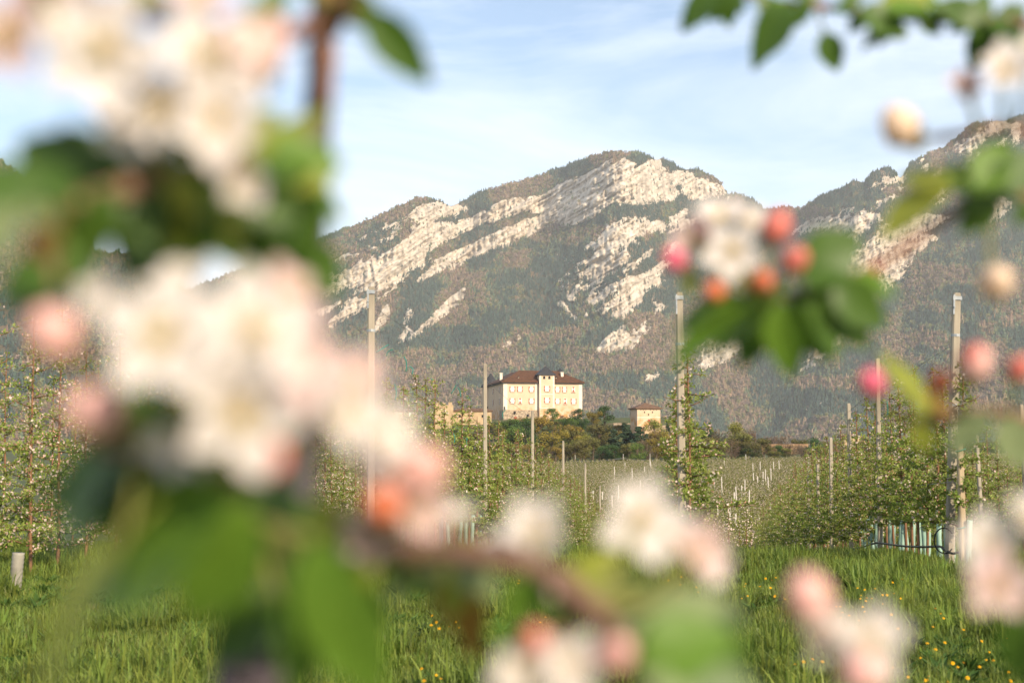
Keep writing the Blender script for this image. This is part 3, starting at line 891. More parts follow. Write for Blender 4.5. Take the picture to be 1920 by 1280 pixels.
bark_m = mat('grey_brown_bark', (.09, .065, .045), (.15, .11, .08), scale=8, rough=.95, bump=.4)
fol = {
    'dark': mat('dark_green_foliage', (.03, .065, .016), (.065, .115, .03), scale=2.5, rnd=.25, trans=.25, rough=.7),
    'green': mat('fresh_green_foliage', (.065, .12, .02), (.12, .18, .035), scale=2.5, rnd=.25, trans=.3, rough=.7),
    'ochre': mat('ochre_spring_foliage', (.18, .135, .018), (.27, .20, .035), scale=2.5, rnd=.3, trans=.3, rough=.7),
    'lime': mat('yellow_green_foliage', (.20, .21, .03), (.28, .28, .05), scale=2.5, rnd=.2, trans=.3, rough=.7),
    'bare': mat('brown_budding_twigs', (.13, .085, .055), (.19, .13, .08), scale=2.5, rnd=.3, trans=.15, rough=.8),
    'conifer': mat('deep_conifer_needles', (.02, .04, .018), (.045, .07, .032), scale=2.5, rnd=.25, rough=.8),
    'olive': mat('olive_scrub_foliage', (.10, .10, .025), (.165, .15, .04), scale=2.5, rnd=.3, trans=.2, rough=.8),
}
KIND = {}
for k, (n_, rx, lf, lobes, conif, tw_) in {'dark': (2300, .40, .05, 12, False, 0), 'green': (1900, .42, .05, 12, False, 1), 'ochre': (1700, .44, .05, 12, False, 2),
        'lime': (1500, .40, .05, 10, False, 2), 'bare': (1500, .42, .034, 12, False, 7), 'conifer': (2300, .26, .055, 14, True, 0), 'olive': (1700, .44, .05, 12, False, 2)}.items():
    KIND[k] = [leafy_tree(k + '_tree', fol[k], bark_m, 100 + 7 * s + len(k), n_, rx, .1 if conif else .16, 1.0, lf, lobes, conif, tw_) for s in range(2)]
KNAME = {'dark': 'dark_green_tree', 'green': 'green_tree', 'ochre': 'ochre_tree', 'lime': 'yellow_green_tree', 'bare': 'bare_tree', 'conifer': 'conifer_tree', 'olive': 'scrub_tree'}
hill_trees = [  # px, top py, depth, kind, width factor, label
    (1035, 765, 512, 'green', 1.3, 'round fresh-green tree under the stair tower of the castle'),
    (1054, 776, 514, 'bare', 1.2, 'bare pinkish-brown tree before the castle facade right of the round green tree'),
    (1084, 765, 510, 'dark', 1.25, 'dark green tree at the right corner of the castle'),
    (1112, 766, 500, 'ochre', 1.1, 'tall ochre tree just right of the castle'),
    (1134, 759, 505, 'dark', 1.2, 'tallest dark green tree right of the castle'),
    (982, 786, 470, 'dark', 1.1, 'dark green tree behind the second post of the left row'),
    (1014, 780, 478, 'ochre', 1.2, 'ochre tree below the stair tower'),
    (1034, 800, 440, 'ochre', 1.3, 'wide ochre tree low on the slope below the round green tree'),
    (1068, 796, 450, 'ochre', 1.2, 'ochre-brown tree on the slope below the castle corner'),
    (1096, 812, 430, 'lime', 1.2, 'yellow-green tree at the foot of the slope'),
    (1123, 793, 455, 'olive', 1.2, 'olive tree below the tallest dark tree'),
    (1150, 806, 440, 'conifer', 1.9, 'broad dark conifer on the slope, left of three'),
    (1174, 796, 450, 'conifer', 1.8, 'broad dark conifer on the slope, middle of three'),
    (1198, 800, 445, 'conifer', 1.8, 'broad dark conifer below the small square tower'),
    (1226, 785, 465, 'lime', .9, 'slender yellow-green tree against the small square tower'),
    (1214, 822, 425, 'olive', 1.2, 'olive bush at the foot of the small square tower'),
    (1246, 806, 450, 'bare', 1.2, 'bare brown tree right of the small square tower'),
    (1000, 826, 420, 'ochre', 1.3, 'low ochre tree at the orchard edge below the castle'),
    (1060, 832, 412, 'olive', 1.4, 'low olive bush at the orchard edge, near the third post of the left row'),
    (1132, 832, 415, 'dark', 1.3, 'low dark bush at the orchard edge before the conifers'),
    (1180, 836, 410, 'olive', 1.4, 'low olive bush at the orchard edge below the conifers'),
    (1250, 832, 410, 'ochre', 1.3, 'low ochre bush behind the single post in the middle'),
    (1322, 802, 440, 'dark', 1.0, 'dark shrub just right of the middle post'),
    (1348, 798, 440, 'bare', 1.1, 'bare brown tree with wide crown right of the middle post'),
    (1376, 791, 435, 'lime', 1.0, 'bright yellow-green tree standing out of the bare hedge'),
    (1388, 806, 428, 'olive', 1.2, 'olive tree below the bright yellow-green tree'),
    (1416, 803, 432, 'bare', 1.2, 'bare brown tree left of the tan terrace wall'),
    (1446, 812, 430, 'bare', 1.1, 'bare brown tree at the left end of the tan terrace wall'),
    (1472, 813, 418, 'bare', 1.0, 'reddish bare tree before the middle of the tan terrace wall'),
    (1500, 818, 428, 'olive', 1.1, 'olive shrub before the right end of the tan terrace wall'),
    (1524, 820, 420, 'dark', 1.2, 'dark shrub right of the tan terrace wall'),
    (1548, 822, 425, 'olive', 1.3, 'olive shrub behind the far posts of the right row'),
    (1400, 838, 400, 'dark', 1.5, 'low dark hedge bush along the orchard edge, left of the terrace wall'),
    (1450, 842, 400, 'olive', 1.5, 'low olive hedge bush along the orchard edge under the terrace wall'),
    (1350, 836, 402, 'olive', 1.5, 'low olive hedge bush right of the middle tree'),
    (1310, 832, 405, 'bare', 1.4, 'low brown hedge bush behind the middle tree'),
    (1620, 826, 425, 'olive', 1.3, 'olive shrub beside the small tan house'),
    (1680, 822, 430, 'bare', 1.3, 'bare shrub behind the dense right orchard row'),
    (1850, 824, 430, 'bare', 1.3, 'bare shrub at the right edge beyond the far orchard'),
    (1900, 818, 440, 'olive', 1.3, 'olive shrub at the far right edge'),
    (945, 790, 490, 'green', 1.2, 'green tree at the left foot of the castle'),
    (925, 788, 485, 'olive', 1.1, 'olive tree between the outbuilding and the castle'),
    (965, 800, 455, 'green', 1.2, 'green tree left of the ochre trees on the slope'),
    (890, 798, 470, 'olive', 1.2, 'olive tree below the long outbuilding'),
    (860, 800, 465, 'green', 1.2, 'green tree below the ruined tower'),
    (800, 806, 460, 'ochre', 1.2, 'ochre tree between ruined tower and pale outbuilding'),
    (760, 812, 455, 'olive', 1.3, 'olive tree below the pale outbuilding'),
    (910, 825, 425, 'dark', 1.3, 'dark bush behind the second post'),
    (960, 832, 415, 'ochre', 1.3, 'low ochre bush left of the third post'),
    (850, 830, 420, 'olive', 1.4, 'low olive bush behind the left row'),
    (700, 815, 450, 'green', 1.3, 'green tree behind the tall left post'),
    (985, 800, 452, 'dark', 1.0, 'second dark green tree behind the second post'),
]
for i, (px, py, d, k, wf, lab) in enumerate(hill_trees):
    x, y = lateral(px, d)
    z0 = gz(x, y) - .2
    h = max(3.0, height_at(py, d) - z0)
    tme, cme = KIND[k][i % 2]
    root = link(KNAME[k], None, loc=(x, y, z0), rot=(0, 0, random.uniform(0, 6.28)), scale=(h * wf * 1.08, h * wf * 1.08, h))
    tag(root, lab, 'tree', 'trees and bushes on the castle hill')
    link('trunk', tme, root); link('crown', cme, root)

fr_ = random.Random(77)
fills = []
for px in range(690, 1275, 17):
    fills.append((px + fr_.uniform(-6, 6), fr_.uniform(818, 842), fr_.uniform(398, 425), fr_.choice(['ochre', 'olive', 'dark', 'olive', 'bare', 'green'])))
for px in range(950, 1270, 20):
    fills.append((px + fr_.uniform(-7, 7), fr_.uniform(800, 818), fr_.uniform(445, 470), fr_.choice(['ochre', 'olive', 'dark', 'conifer', 'ochre'])))
for px in range(1080, 1280, 24):
    fills.append((px + fr_.uniform(-7, 7), fr_.uniform(784, 798), fr_.uniform(488, 505), fr_.choice(['ochre', 'dark', 'dark', 'bare', 'conifer'])))
for px in range(938, 1100, 11):
    fills.append((px + fr_.uniform(-4, 4), fr_.uniform(781, 792), fr_.uniform(484, 500), fr_.choice(['ochre', 'dark', 'green', 'olive', 'dark'])))
for px in range(1290, 1580, 15):
    fills.append((px + fr_.uniform(-6, 6), fr_.uniform(806, 826) if px < 1440 else fr_.uniform(826, 840), fr_.uniform(400, 422), fr_.choice(['bare', 'olive', 'dark', 'bare', 'olive'])))
for px in range(1600, 1960, 26):
    fills.append((px + fr_.uniform(-6, 6), fr_.uniform(815, 835), fr_.uniform(400, 440), fr_.choice(['bare', 'olive', 'dark', 'bare'])))
fills.sort()
fill_no = {}
for i, (px, py, d, k) in enumerate(fills):
    x, y = lateral(px, d); z0 = gz(x, y) - .2; h = max(2.5, height_at(py, d) - z0)
    where = 'on the slope below the castle' if px < 1275 else 'in the hedge belt right of the middle post'
    root = link(KNAME[k], None, loc=(x, y, z0), rot=(0, 0, fr_.uniform(0, 6.28)), scale=(h * 1.25, h * 1.25, h))
    n_ = fill_no[(k, where)] = fill_no.get((k, where), 0) + 1
    kw = dict(dark='dark green', green='fresh green', ochre='ochre', lime='yellow-green', bare='bare brown', conifer='dark conifer', olive='olive')[k]
    tag(root, f'{ORD[n_ - 1]} {kw} bush from the left {where}', 'bush', 'bushes ' + where)
    link('trunk', KIND[k][i % 2][0], root); link('crown', KIND[k][i % 2][1], root)

# ------------------------------------------------------------------ orchard
leaf_m = mat('apple_leaf', (.175, .235, .04), (.28, .32, .075), scale=1.6, rnd=.15, trans=.35, rough=.55)
leaf_grey_m = mat('apple_leaf_pale', (.165, .185, .038), (.23, .235, .06), scale=2, rnd=.15, trans=.3, rough=.6)
blos_m = mat('apple_blossom', (.66, .58, .50), (.62, .44, .38), scale=6, trans=.3, rough=.6)
bud_m = mat('pink_bud', (.62, .28, .2), (.7, .42, .33), scale=6, trans=.2, rough=.6)
stem_m = mat('apple_bark', (.13, .07, .04), (.22, .115, .06), scale=6, rough=.85, bump=.3)

def leaf_face(V, F, p, t, nrm, length, width):
    """folded four-point leaf"""
    t = t.normalized(); s = t.cross(nrm)
    s = s.normalized() if s.length > 1e-5 else t.orthogonal().normalized()
    n = s.cross(t)
    o = len(V)
    V += [p, p + t * length * .5 + s * width * .5 + n * width * .18, p + t * length - n * length * .12, p + t * length * .5 - s * width * .5 + n * width * .18]
    F += [(o, o + 1, o + 2), (o, o + 2, o + 3)]

def blossom_face(V, F, p, nrm, rad, rot):
    """five separate petals round a point"""
    u = nrm.orthogonal().normalized(); w = nrm.cross(u)
    for k in range(5):
        a = rot + k * 1.2566
        d = u * math.cos(a) + w * math.sin(a); e = w * math.cos(a) - u * math.sin(a)
        o = len(V)
        V += [p, p + d * rad * .62 + e * rad * .42 + nrm * rad * .2, p + d * rad + nrm * rad * .3, p + d * rad * .62 - e * rad * .42 + nrm * rad * .2]
        F.append((o, o + 1, o + 2, o + 3))

def spindle_tree(seed, height=3.1, clusters=150, bl=.5, leafy=9, wide=.62, low=.55):
    r = random.Random(seed)
    tm = MB()
    lean = Vector((r.uniform(-.06, .06), r.uniform(-.06, .06), 0))
    axis = [lean * f + Vector((r.uniform(-.02, .02), r.uniform(-.02, .02), height * f - (.1 if f == 0 else 0))) for f in (0, .18, .36, .55, .75, .92, 1.0)]
    axis = spline(axis, 3)
    tm.tube(axis, [max(.004, .026 * (1 - .8 * i / (len(axis) - 1))) for i in range(len(axis))], 6)
    LV, LF, BV, BF, UV, UF = [], [], [], [], [], []
    nb = 30
    nodes = []
    for i in range(nb):
        f = low / height + (1 - low / height) * (i + .3 * r.random()) / nb
        c = axis[min(len(axis) - 1, int(f * (len(axis) - 1)))]
        c = Vector((c.x, c.y, height * f))
        a = i * 2.4 + r.uniform(-.4, .4)
        L = wide * (1 - f) ** .9 * r.uniform(.55, 1.1) + .07
        d = Vector((math.cos(a), math.sin(a), r.uniform(-.15, .45)))
        pts = [c, c + d * L * .5 + Vector((0, 0, -.02)), c + d * L + Vector((0, 0, r.uniform(-.08, .05)))]
        tm.tube(pts, [.009, .006, .003], 4)
        m = max(1, int(clusters / nb * (.5 + L / wide) * max(.22, 1.45 - 1.45 * f)))
        for k in range(m):
            q = (k + r.random()) / m
            p = pts[0].lerp(pts[1], q * 2) if q < .5 else pts[1].lerp(pts[2], q * 2 - 1)
            nodes.append(p + Vector((r.uniform(-.04, .04), r.uniform(-.04, .04), r.uniform(-.02, .05))))
    for k in range(14):
        f = r.uniform(low / height, .98); nodes.append(Vector((lean.x * f + r.uniform(-.05, .05), lean.y * f + r.uniform(-.05, .05), height * f)))
    for p in nodes:
        for k in range(r.randint(leafy - 3, leafy + 2)):
            d = Vector((r.gauss(0, 1), r.gauss(0, 1), r.gauss(.25, .7))).normalized()
            nrm = (Vector((0, 0, 1)) + Vector((r.gauss(0, .5), r.gauss(0, .5), 0))).normalized()
            leaf_face(LV, LF, p + d * .015, d, nrm, r.uniform(.045, .085), r.uniform(.022, .04))
        if r.random() < bl:
            for k in range(r.randint(1, 4)):
                d = Vector((r.gauss(0, 1), r.gauss(0, 1), r.gauss(.5, .6))).normalized()
                if r.random() < .55: blossom_face(BV, BF, p + d * .05, d, r.uniform(.016, .022), r.uniform(0, 6))
                else:
                    q = p + d * .05; o = len(UV); e = .009
                    UV += [q + Vector(v) * e for v in ((1, 0, 0), (-.5, .9, 0), (-.5, -.9, 0), (0, 0, 1.5), (0, 0, -1.2))]
                    UF += [(o, o + 1, o + 3), (o + 1, o + 2, o + 3), (o + 2, o, o + 3), (o + 1, o, o + 4), (o + 2, o + 1, o + 4), (o, o + 2, o + 4)]
    nm = 'apple_tree'
    return (tm.mesh(nm + '_trunk', stem_m, True), mesh(nm + '_leaves', LV, LF, leaf_m), mesh(nm + '_flowers', BV, BF, blos_m), mesh(nm + '_buds', UV, UF, bud_m))

PINK = [spindle_tree(200 + i, random.uniform(2.75, 3.15), 330, .6, 10, .62, .62) for i in range(6)]
LOWT = [spindle_tree(250 + i, random.uniform(2.75, 3.1), 330, .6, 10, .62, .18) for i in range(4)]
WHITE = [spindle_tree(300 + i, random.uniform(3.2, 3.6), 400, .95, 7, .8, .3) for i in range(4)]
END = spindle_tree(401, 3.1, 430, .85, 9, 1.0, .55)

def orchard_tree(x, y, variant, label, group, s=1.0):
    root = link('apple_tree', None, loc=(x, y, gz(x, y)), rot=(0, 0, random.uniform(0, 6.28)), scale=(s, s, s * random.uniform(.94, 1.06)))
    tag(root, label, 'tree', group)
    for nm, me in zip(('trunk', 'foliage', 'blossoms', 'buds'), variant):
        o = link(nm, me, root)
        if nm != 'trunk': o['kind'] = 'stuff'
    return root

def row(x, y0, y1, step, variants, where, group, named):
    y = y0; i = 0
    while y < y1:
        lab = f'apple tree, {ORD[i]} from the near end of {where}' if i < named else f'slender apple tree further back in {where}'
        orchard_tree(x + random.uniform(-.06, .06), y, LOWT[i % 4] if (variants is PINK and y > 28) else variants[i % len(variants)], lab, group, random.uniform(.88, 1.02))
        y += step * random.uniform(.88, 1.12); i += 1

row(-4.29, 19.9, 74, .85, PINK, 'the left post row', 'apple trees of the left row', 99)
row(3.58, 19.7, 74, .8, PINK, 'the right row with mint stem guards', 'apple trees of the right row', 99)
row(-8.0, 15.6, 58, .9, WHITE, 'the white-blossomed row at the left edge', 'white-blossomed apple trees at the left', 99)
row(-12.0, 22.0, 52, 1.0, WHITE, 'the second white-blossomed row at left', 'white-blossomed apple trees at the left', 99)
row(7.35, 21.5, 74, 1.0, PINK, 'the row beyond the right row', 'apple trees beyond the right row', 99)
row(11.2, 26, 60, 1.1, PINK, 'the outer row at the right edge', 'apple trees beyond the right row', 99)
t_ = orchard_tree(*lateral(1291, 19.15), END, 'lone tapering apple tree tied to the tall post in the middle', 'apple trees of the middle row', 1.0)
row(-.07, 21.0, 40, 1.0, PINK, 'the middle row behind the lone tree', 'apple trees of the middle row', 99)

# far orchard across the dip: past counting
def far_tree(seed, nl, nb, white):
    r = random.Random(seed)
    V, F, mi = [], [], []
    for i in range(nl):
        f = r.random(); z = .5 + 2.6 * f; rad = (.75 * (1 - f) ** .7 + .1) * math.sqrt(r.random()); a = r.uniform(0, 6.28)
        p = Vector((rad * math.cos(a), rad * math.sin(a), z))
        k0 = len(F)
        leaf_face(V, F, p, Vector((r.gauss(0, 1), r.gauss(0, 1), r.gauss(0, .6))), Vector((r.gauss(0, .4), r.gauss(0, .4), 1)).normalized(), r.uniform(.11, .2), r.uniform(.08, .13))
        mi += [0] * (len(F) - k0)
    for i in range(nb):
        f = r.random(); z = .5 + 2.65 * f; rad = (.8 * (1 - f) ** .7 + .1) * r.random() ** .3; a = r.uniform(0, 6.28)
        p = Vector((rad * math.cos(a), rad * math.sin(a), z)); s = r.uniform(.028, .05)
        n = Vector((math.cos(a), math.sin(a), r.uniform(-.2, .8))).normalized(); u = n.orthogonal().normalized() * s; w = n.cross(u)
        o = len(V); V += [p + u, p + w, p - u, p - w]; F.append((o, o + 1, o + 2, o + 3)); mi.append(1)
    tv, tf = tube([(0, 0, -.1), (0, 0, 1.5), (0, 0, 2.9)], [.035, .025, .01], 5)
    o = len(V); V += tv; F += [tuple(i + o for i in f) for f in tf]; mi += [2] * len(tf)
    return mesh('far_apple_tree', V, F, [leaf_grey_m, blos_m, stem_m], False, mi)

FX, FY = [], []
for y0 in np.arange(77, 345, 3.0):
    xx = np.arange(-.75 * y0 - 5, .45 * y0 + 12, 1.0)
    xx = xx + rng.uniform(-.25, .25, len(xx))
    yy = y0 + rng.uniform(-.25, .25, len(xx)) + 2.5 * np.sin(xx / 30)
    px = 960 + FPX * (xx * RT.x + yy * RT.y) / (xx * FH.x + yy * FH.y)
    s = (px > 480) & (px < 2080)
    FX.append(xx[s]); FY.append(yy[s])
FX, FY = np.concatenate(FX), np.concatenate(FY)
FZ = ground(FX, FY)
half = rng.random(len(FX)) < .5
for nm, sel, sd_ in (('far_orchard', half, 1), ('far_orchard', ~half, 2)):
    scatter(nm, np.stack([FX[sel], FY[sel], FZ[sel]], 1), rng.random(sel.sum()) * 6.28, rng.uniform(.85, 1.12, sel.sum()), far_tree(500 + sd_, 260, 150 if sd_ == 1 else 90, 1),
            'white-flecked apple orchard filling the dip below the castle hill', 'orchard')
HAZE = 4.8e-5

# ------------------------------------------------------------------ posts, guards, hose
conc_m = mat('pale_concrete', (.22, .19, .145), (.33, .285, .22), scale=5, rough=.9, bump=.25, bscale=40, stretch=(1, 1, .35), detail=7, lo=.3, hi=.6)
wood_m = mat('pale_weathered_wood', (.30, .23, .145), (.40, .31, .2), scale=3, rough=.9, bump=.3, stretch=(6, 6, .5), detail=7)
steel_m = mat('galvanised_steel', (.20, .22, .24), (.30, .32, .33), scale=20, rough=.45, spec=.6)
guard_m = mat('mint_plastic', (.27, .42, .34), (.38, .52, .43), scale=4, rough=.6, trans=.25, rnd=.12)
white_guard_m = mat('white_plastic', (.19, .175, .14), (.28, .26, .21), scale=6, rough=.6)
hose_m = mat('black_hose', (.018, .019, .021), rough=.5)
teal_m = mat('teal_plastic_cord', (.02, .16, .13), (.03, .22, .18), rough=.5)
wire_m = mat('grey_wire', (.16, .16, .16), rough=.5, spec=.5)

def post_mesh(h, w, m, taper=.88):
    """chamfered, slightly tapering post with worn top"""
    c = w * .18; V, F = [], []
    for z, f in ((-.4, 1.02), (h * .5, (1 + taper) / 2), (h - .03, taper), (h, taper * .86)):
        a, b = w / 2 * f, (w / 2 - c) * f
        V += [(b, -a, z), (a, -b, z), (a, b, z), (b, a, z), (-b, a, z), (-a, b, z), (-a, -b, z), (-b, -a, z)]
    for i in range(3):
        for k in range(8): F.append((i * 8 + k, i * 8 + (k + 1) % 8, (i + 1) * 8 + (k + 1) % 8, (i + 1) * 8 + k))
    F.append(tuple(range(24, 32)))
    return mesh('post_shaft', V, F, m)

def band(r, h=.035):
    V, F = [], []
    for z in (0, h):
        for rr in (r, r - .006):
            for k in range(12): V.append((rr * math.cos(k * math.pi / 6), rr * math.sin(k * math.pi / 6), z))
    for k in range(12):
        n = (k + 1) % 12
        F += [(k, n, 24 + n, 24 + k), (12 + n, 12 + k, 36 + k, 36 + n), (24 + k, 24 + n, 36 + n, 36 + k), (n, k, 12 + k, 12 + n)]
    return mesh('post_band', V, F, steel_m)

def trellis_post(x, y, top_z, w, label, group, m=conc_m, lean=(0, 0), bands=(), bracket=False, rot=0, name='trellis_post'):
    z0 = gz(x, y); h = top_z - z0
    root = link(name, None, loc=(x, y, z0), rot=(lean[1], lean[0], rot))
    tag(root, label, 'post', group)
    root.rotation_euler.x += random.uniform(-.008, .008); root.rotation_euler.y += random.uniform(-.006, .006)
    link('shaft', post_mesh(h, w, m), root)
    for b in bands: link('band', band(w * .545), root, loc=(0, 0, h - b))
    if bracket:
        bm = MB()
        bm.box(-w * .49, -w * .30, -w * .62, -w * .44, h - .30, h - .03); bm.box(-w * .55, w * .5, -w * .60, -w * .47, h - .10, h - .05)
        bm.tube([(-w * .4, -w * .62, h - .2), (-w * .4, -w * .85, h - .2)], .012, 6)
        bm.build('bracket', steel_m, root)
    return root

def post_px(px, top_py, y, x, **k):
    d = y * math.cos(PSI) - x * math.sin(PSI)
    return trellis_post(x, y, height_at(top_py, d), **k)

LEFTX, RIGHTX, MIDX = -4.29, 3.58, -.10
G1 = 'posts of the left row'
def row_y(px, x):
    """distance along a row at lateral x where it crosses the column px"""
    t = (px - 960) / FPX
    # (x*RTx + y*RTy) = t*(x*FHx + y*FHy)
    return x * (RT.x - t * FH.x) / (t * FH.y - RT.y)
for px, py, w, lab, bn, br in (
        (697, 538, .105, 'tallest concrete post of the left row, rising above the blossoms', (.62,), True),
        (910, 682, .09, 'concrete post standing just in front of the castle', (), False),
        (998, 769, .09, 'concrete post right of the castle post, third of the left row', (), False),
        (1056, 826, .085, 'fourth concrete post of the left row', (), False),
        (1096, 868, .085, 'fifth concrete post of the left row, half sunk in the orchard', (), False),
        (1124, 910, .085, 'sixth and farthest concrete post of the left row', (), False)):
    y = row_y(px, LEFTX)
    post_px(px, py, y, LEFTX, w=w, label=lab, group=G1, bands=bn, bracket=br, rot=.15)
_mx, _my = lateral(1278, 19.2)
post_px(1278, 548, _my, _mx, w=.105, label='tall concrete post in the middle with the lone apple tree', group=None, bands=(.72, 1.48), bracket=True, rot=.1)
G2 = 'posts of the right row'
for px, py, w, lab in (
        (1645, 672, .085, 'tall concrete post second in the right row'),
        (1591, 756, .085, 'concrete post third in the right row, before the small house'),
        (1555, 820, .085, 'concrete post fourth in the right row'),
        (1531, 868, .085, 'concrete post fifth in the right row'),
        (1514, 891, .085, 'concrete post sixth in the right row'),
        (1486, 965, .085, 'low post seventh in the right row'),
        (1471, 1010, .09, 'lowest and farthest post of the right row at the grass edge')):
    y = row_y(px, RIGHTX - .12)
    post_px(px, py, y, RIGHTX - .12, w=w, label=lab, group=G2, rot=.1)
# leaning end post, the wooden stake beside it, two posts further right
xa, ya = lateral(1772, 19.4)
trellis_post(xa, ya, height_at(549, 19.4), .115, 'tall leaning concrete end post of the right row', G2, lean=(.045, 0), bands=(.6, 1.55), bracket=True, rot=.1)
xa, ya = lateral(1799, 19.0)
trellis_post(xa, ya, height_at(817, 19.0), .085, 'short square wooden stake beside the leaning end post', None, wood_m, rot=.25, name='wooden_stake')
for px, py, d, lab in ((1836, 815, 34, 'slightly leaning concrete post beyond the wooden stake at the right'), (1921, 758, 30, 'concrete post cut by the right frame edge')):
    xa, ya = lateral(px, d)
    trellis_post(xa, ya, height_at(py, d), .09, lab, 'posts beyond the right row', rot=.2, lean=(-.03, 0))
# far orchard posts
fp = random.Random(5)
far_post_m = mat('bleached_concrete', (.42, .38, .32), (.5, .46, .4), scale=5, rough=.9)
far_me = post_mesh(1.0, .1, far_post_m)
spots = []
for px in (1075, 1110, 1128, 1148, 1160, 1175, 1186, 1198, 1212, 1228):
    spots.append((px, fp.uniform(882, 935)))
for px in (1152, 1170, 1207, 1220): spots.append((px, fp.uniform(868, 885)))
for px, py in ((1352, 905), (1372, 930), (1380, 922), (1387, 912), (1394, 910), (1400, 930), (1411, 888), (1420, 896), (1428, 892), (1434, 890), (1440, 902), (1444, 884),
               (1337, 895), (1331, 898), (1357, 862), (1398, 857), (1410, 875), (1424, 872), (1449, 872), (1442, 955), (1455, 980), (1430, 990), (1416, 995), (1376, 1000), (1460, 870), (1475, 905),
               (1486, 925), (1493, 915), (1501, 912), (1488, 960), (1505, 890), (1511, 872), (1513, 870), (1520, 900), (1482, 930), (1470, 950), (1500, 935), (1508, 895), (1528, 862), (1545, 858),
               (1600, 858), (1660, 852), (1700, 850), (1870, 832), (1885, 838), (1905, 830), (1218, 864), (1345, 950), (1365, 965), (1460, 1000)):
    spots.append((px, py))
spots.sort()
for si, (px, py) in enumerate(spots):
    # top pixel gives the distance: post tops stand 3.6 m over the far slope
    best = None
    for d in np.arange(95, 342, 3.0):
        x, y = lateral(px, d)
        e = abs(height_at(py, d) - gz(x, y) - 3.7)
        if best is None or e < best[0]: best = (e, d)
    d = best[1] + fp.uniform(-1, 1)
    x, y = lateral(px, d)
    o = link('trellis_post', None, loc=(x, y, gz(x, y)), rot=(fp.uniform(-.03, .03), fp.uniform(-.04, .04), 0))
    tag(o, f'thin pale post among the trees of the far orchard, {ORD[si]} from the left', 'post', 'posts of the far orchard')
    link('shaft', far_me, o, scale=(1.5, 1.5, 4.0 + fp.uniform(-.2, .5)))

# mint stem guards along the right row and a few on the left
def guard(seed, r=.034, h=.66):
    g = random.Random(seed)
    pts = [Vector((g.uniform(-.01, .01), g.uniform(-.01, .01), z)) for z in (0, h * .35, h * .7, h)]
    V, F = tube(pts, [r, r * 1.05, r, r * 1.08], 10, False)
    V2, F2 = tube(pts, [r * .88, r * .93, r * .88, r * .96], 10, False)
    o = len(V); V += V2; F += [tuple(reversed([i + o for i in f])) for f in F2]
    for k in range(10):
        n = (k + 1) % 10
        F.append((30 + k, 30 + n, o + 30 + n, o + 30 + k))
    return mesh('guard_tube', V, F, guard_m, True)
GM = [guard(i) for i in range(4)]
gcount = 0
y = 19.55
while y < 31:
    x = RIGHTX + .02 + random.uniform(-.06, .06)
    lab = f'mint plastic stem guard, {ORD[gcount]} from the leaning end post' if gcount < 24 else 'mint plastic stem guard at the far end of the guarded row'
    o = link('stem_guard', GM[gcount % 4], loc=(x, y, gz(x, y) - .02), rot=(random.uniform(-.05, .05), random.uniform(-.07, .07), random.uniform(0, 6)), scale=(1, 1, random.uniform(.9, 1.12)))
    tag(o, lab, 'stem guard', 'mint stem guards of the right row')
    gcount += 1; y += .52 * random.uniform(.85, 1.15)
for k in range(10):
    yy = 24.5 + k * .95; x = LEFTX + random.uniform(-.05, .05)
    o = link('stem_guard', GM[k % 4], loc=(x, yy, gz(x, yy) - .02), rot=(0, random.uniform(-.05, .05), 0))
    tag(o, f'mint plastic stem guard under the left row, {ORD[k]} from the near end', 'stem guard', 'mint stem guards of the left row')
# white ribbed guard at the far left
xa, ya = lateral(37, 15.7)
V, F = [], []
prof = [(.062 + (.006 if k % 2 else 0), -.05 + k * .025) for k in range(20)]
V, F = tube([(0.006 * k * .3, 0, z) for k, (r, z) in enumerate(prof)], [r for r, z in prof], 14)
tag(link('stem_guard', mesh('ribbed_guard', V, F, white_guard_m, True), loc=(xa, ya, gz(xa, ya))), 'white ribbed stem guard at the far left above the grass', 'stem guard')

# drip hose sagging along the right row
pts = []
for px, py, d in ((1797, 1035, 19.05), (1786, 1037, 19.2), (1770, 1030, 19.5), (1762, 1024, 19.8), (1730, 1025, 21.2), (1690, 1023, 22.8), (1645, 1017, 25.2), (1640, 1018, 26), (1620, 1024, 27.5), (1598, 1029, 29.5), (1585, 1035, 31)):
    x, y = lateral(px, d)
    pts.append((x - .05, y, height_at(py, d)))
V, F = tube(spline(pts, 5), .017, 7)
tag(link('drip_hose', mesh('drip_hose', V, F, hose_m, True)), 'black drip hose sagging before the mint stem guards', 'hose')
ring = [Vector((math.cos(a) * .13, 0, math.sin(a) * .17)) for a in np.linspace(.6, 5.6, 18)]
x, y = lateral(1764, 19.35)
V, F = tube(ring, .010, 6)
tag(link('hose_loop', mesh('hose_loop', V, F, hose_m, True), loc=(x, y, height_at(1013, 19.35))), 'thin black hose loop at the foot of the leaning post', 'hose')
# trellis wires
for x, heights, y0, y1, nm in ((LEFTX, (3.55, 2.3, 1.2), 19.4, 72, 'left row'), (RIGHTX - .1, (3.0, 2.2, 1.2), 19.6, 60, 'right row')):
    for h, w_ in zip(heights, ('top', 'middle', 'low')):
        pts = [(x, yy, gz(x, yy) + h - (.05 if k % 2 else 0)) for k, yy in enumerate(np.arange(y0, y1, 4.9))]
        V, F = tube(pts, .0042, 4)
        tag(link('trellis_wire', mesh('trellis_wire', V, F, wire_m)), f'thin {w_} trellis wire of the {nm}', 'wire')
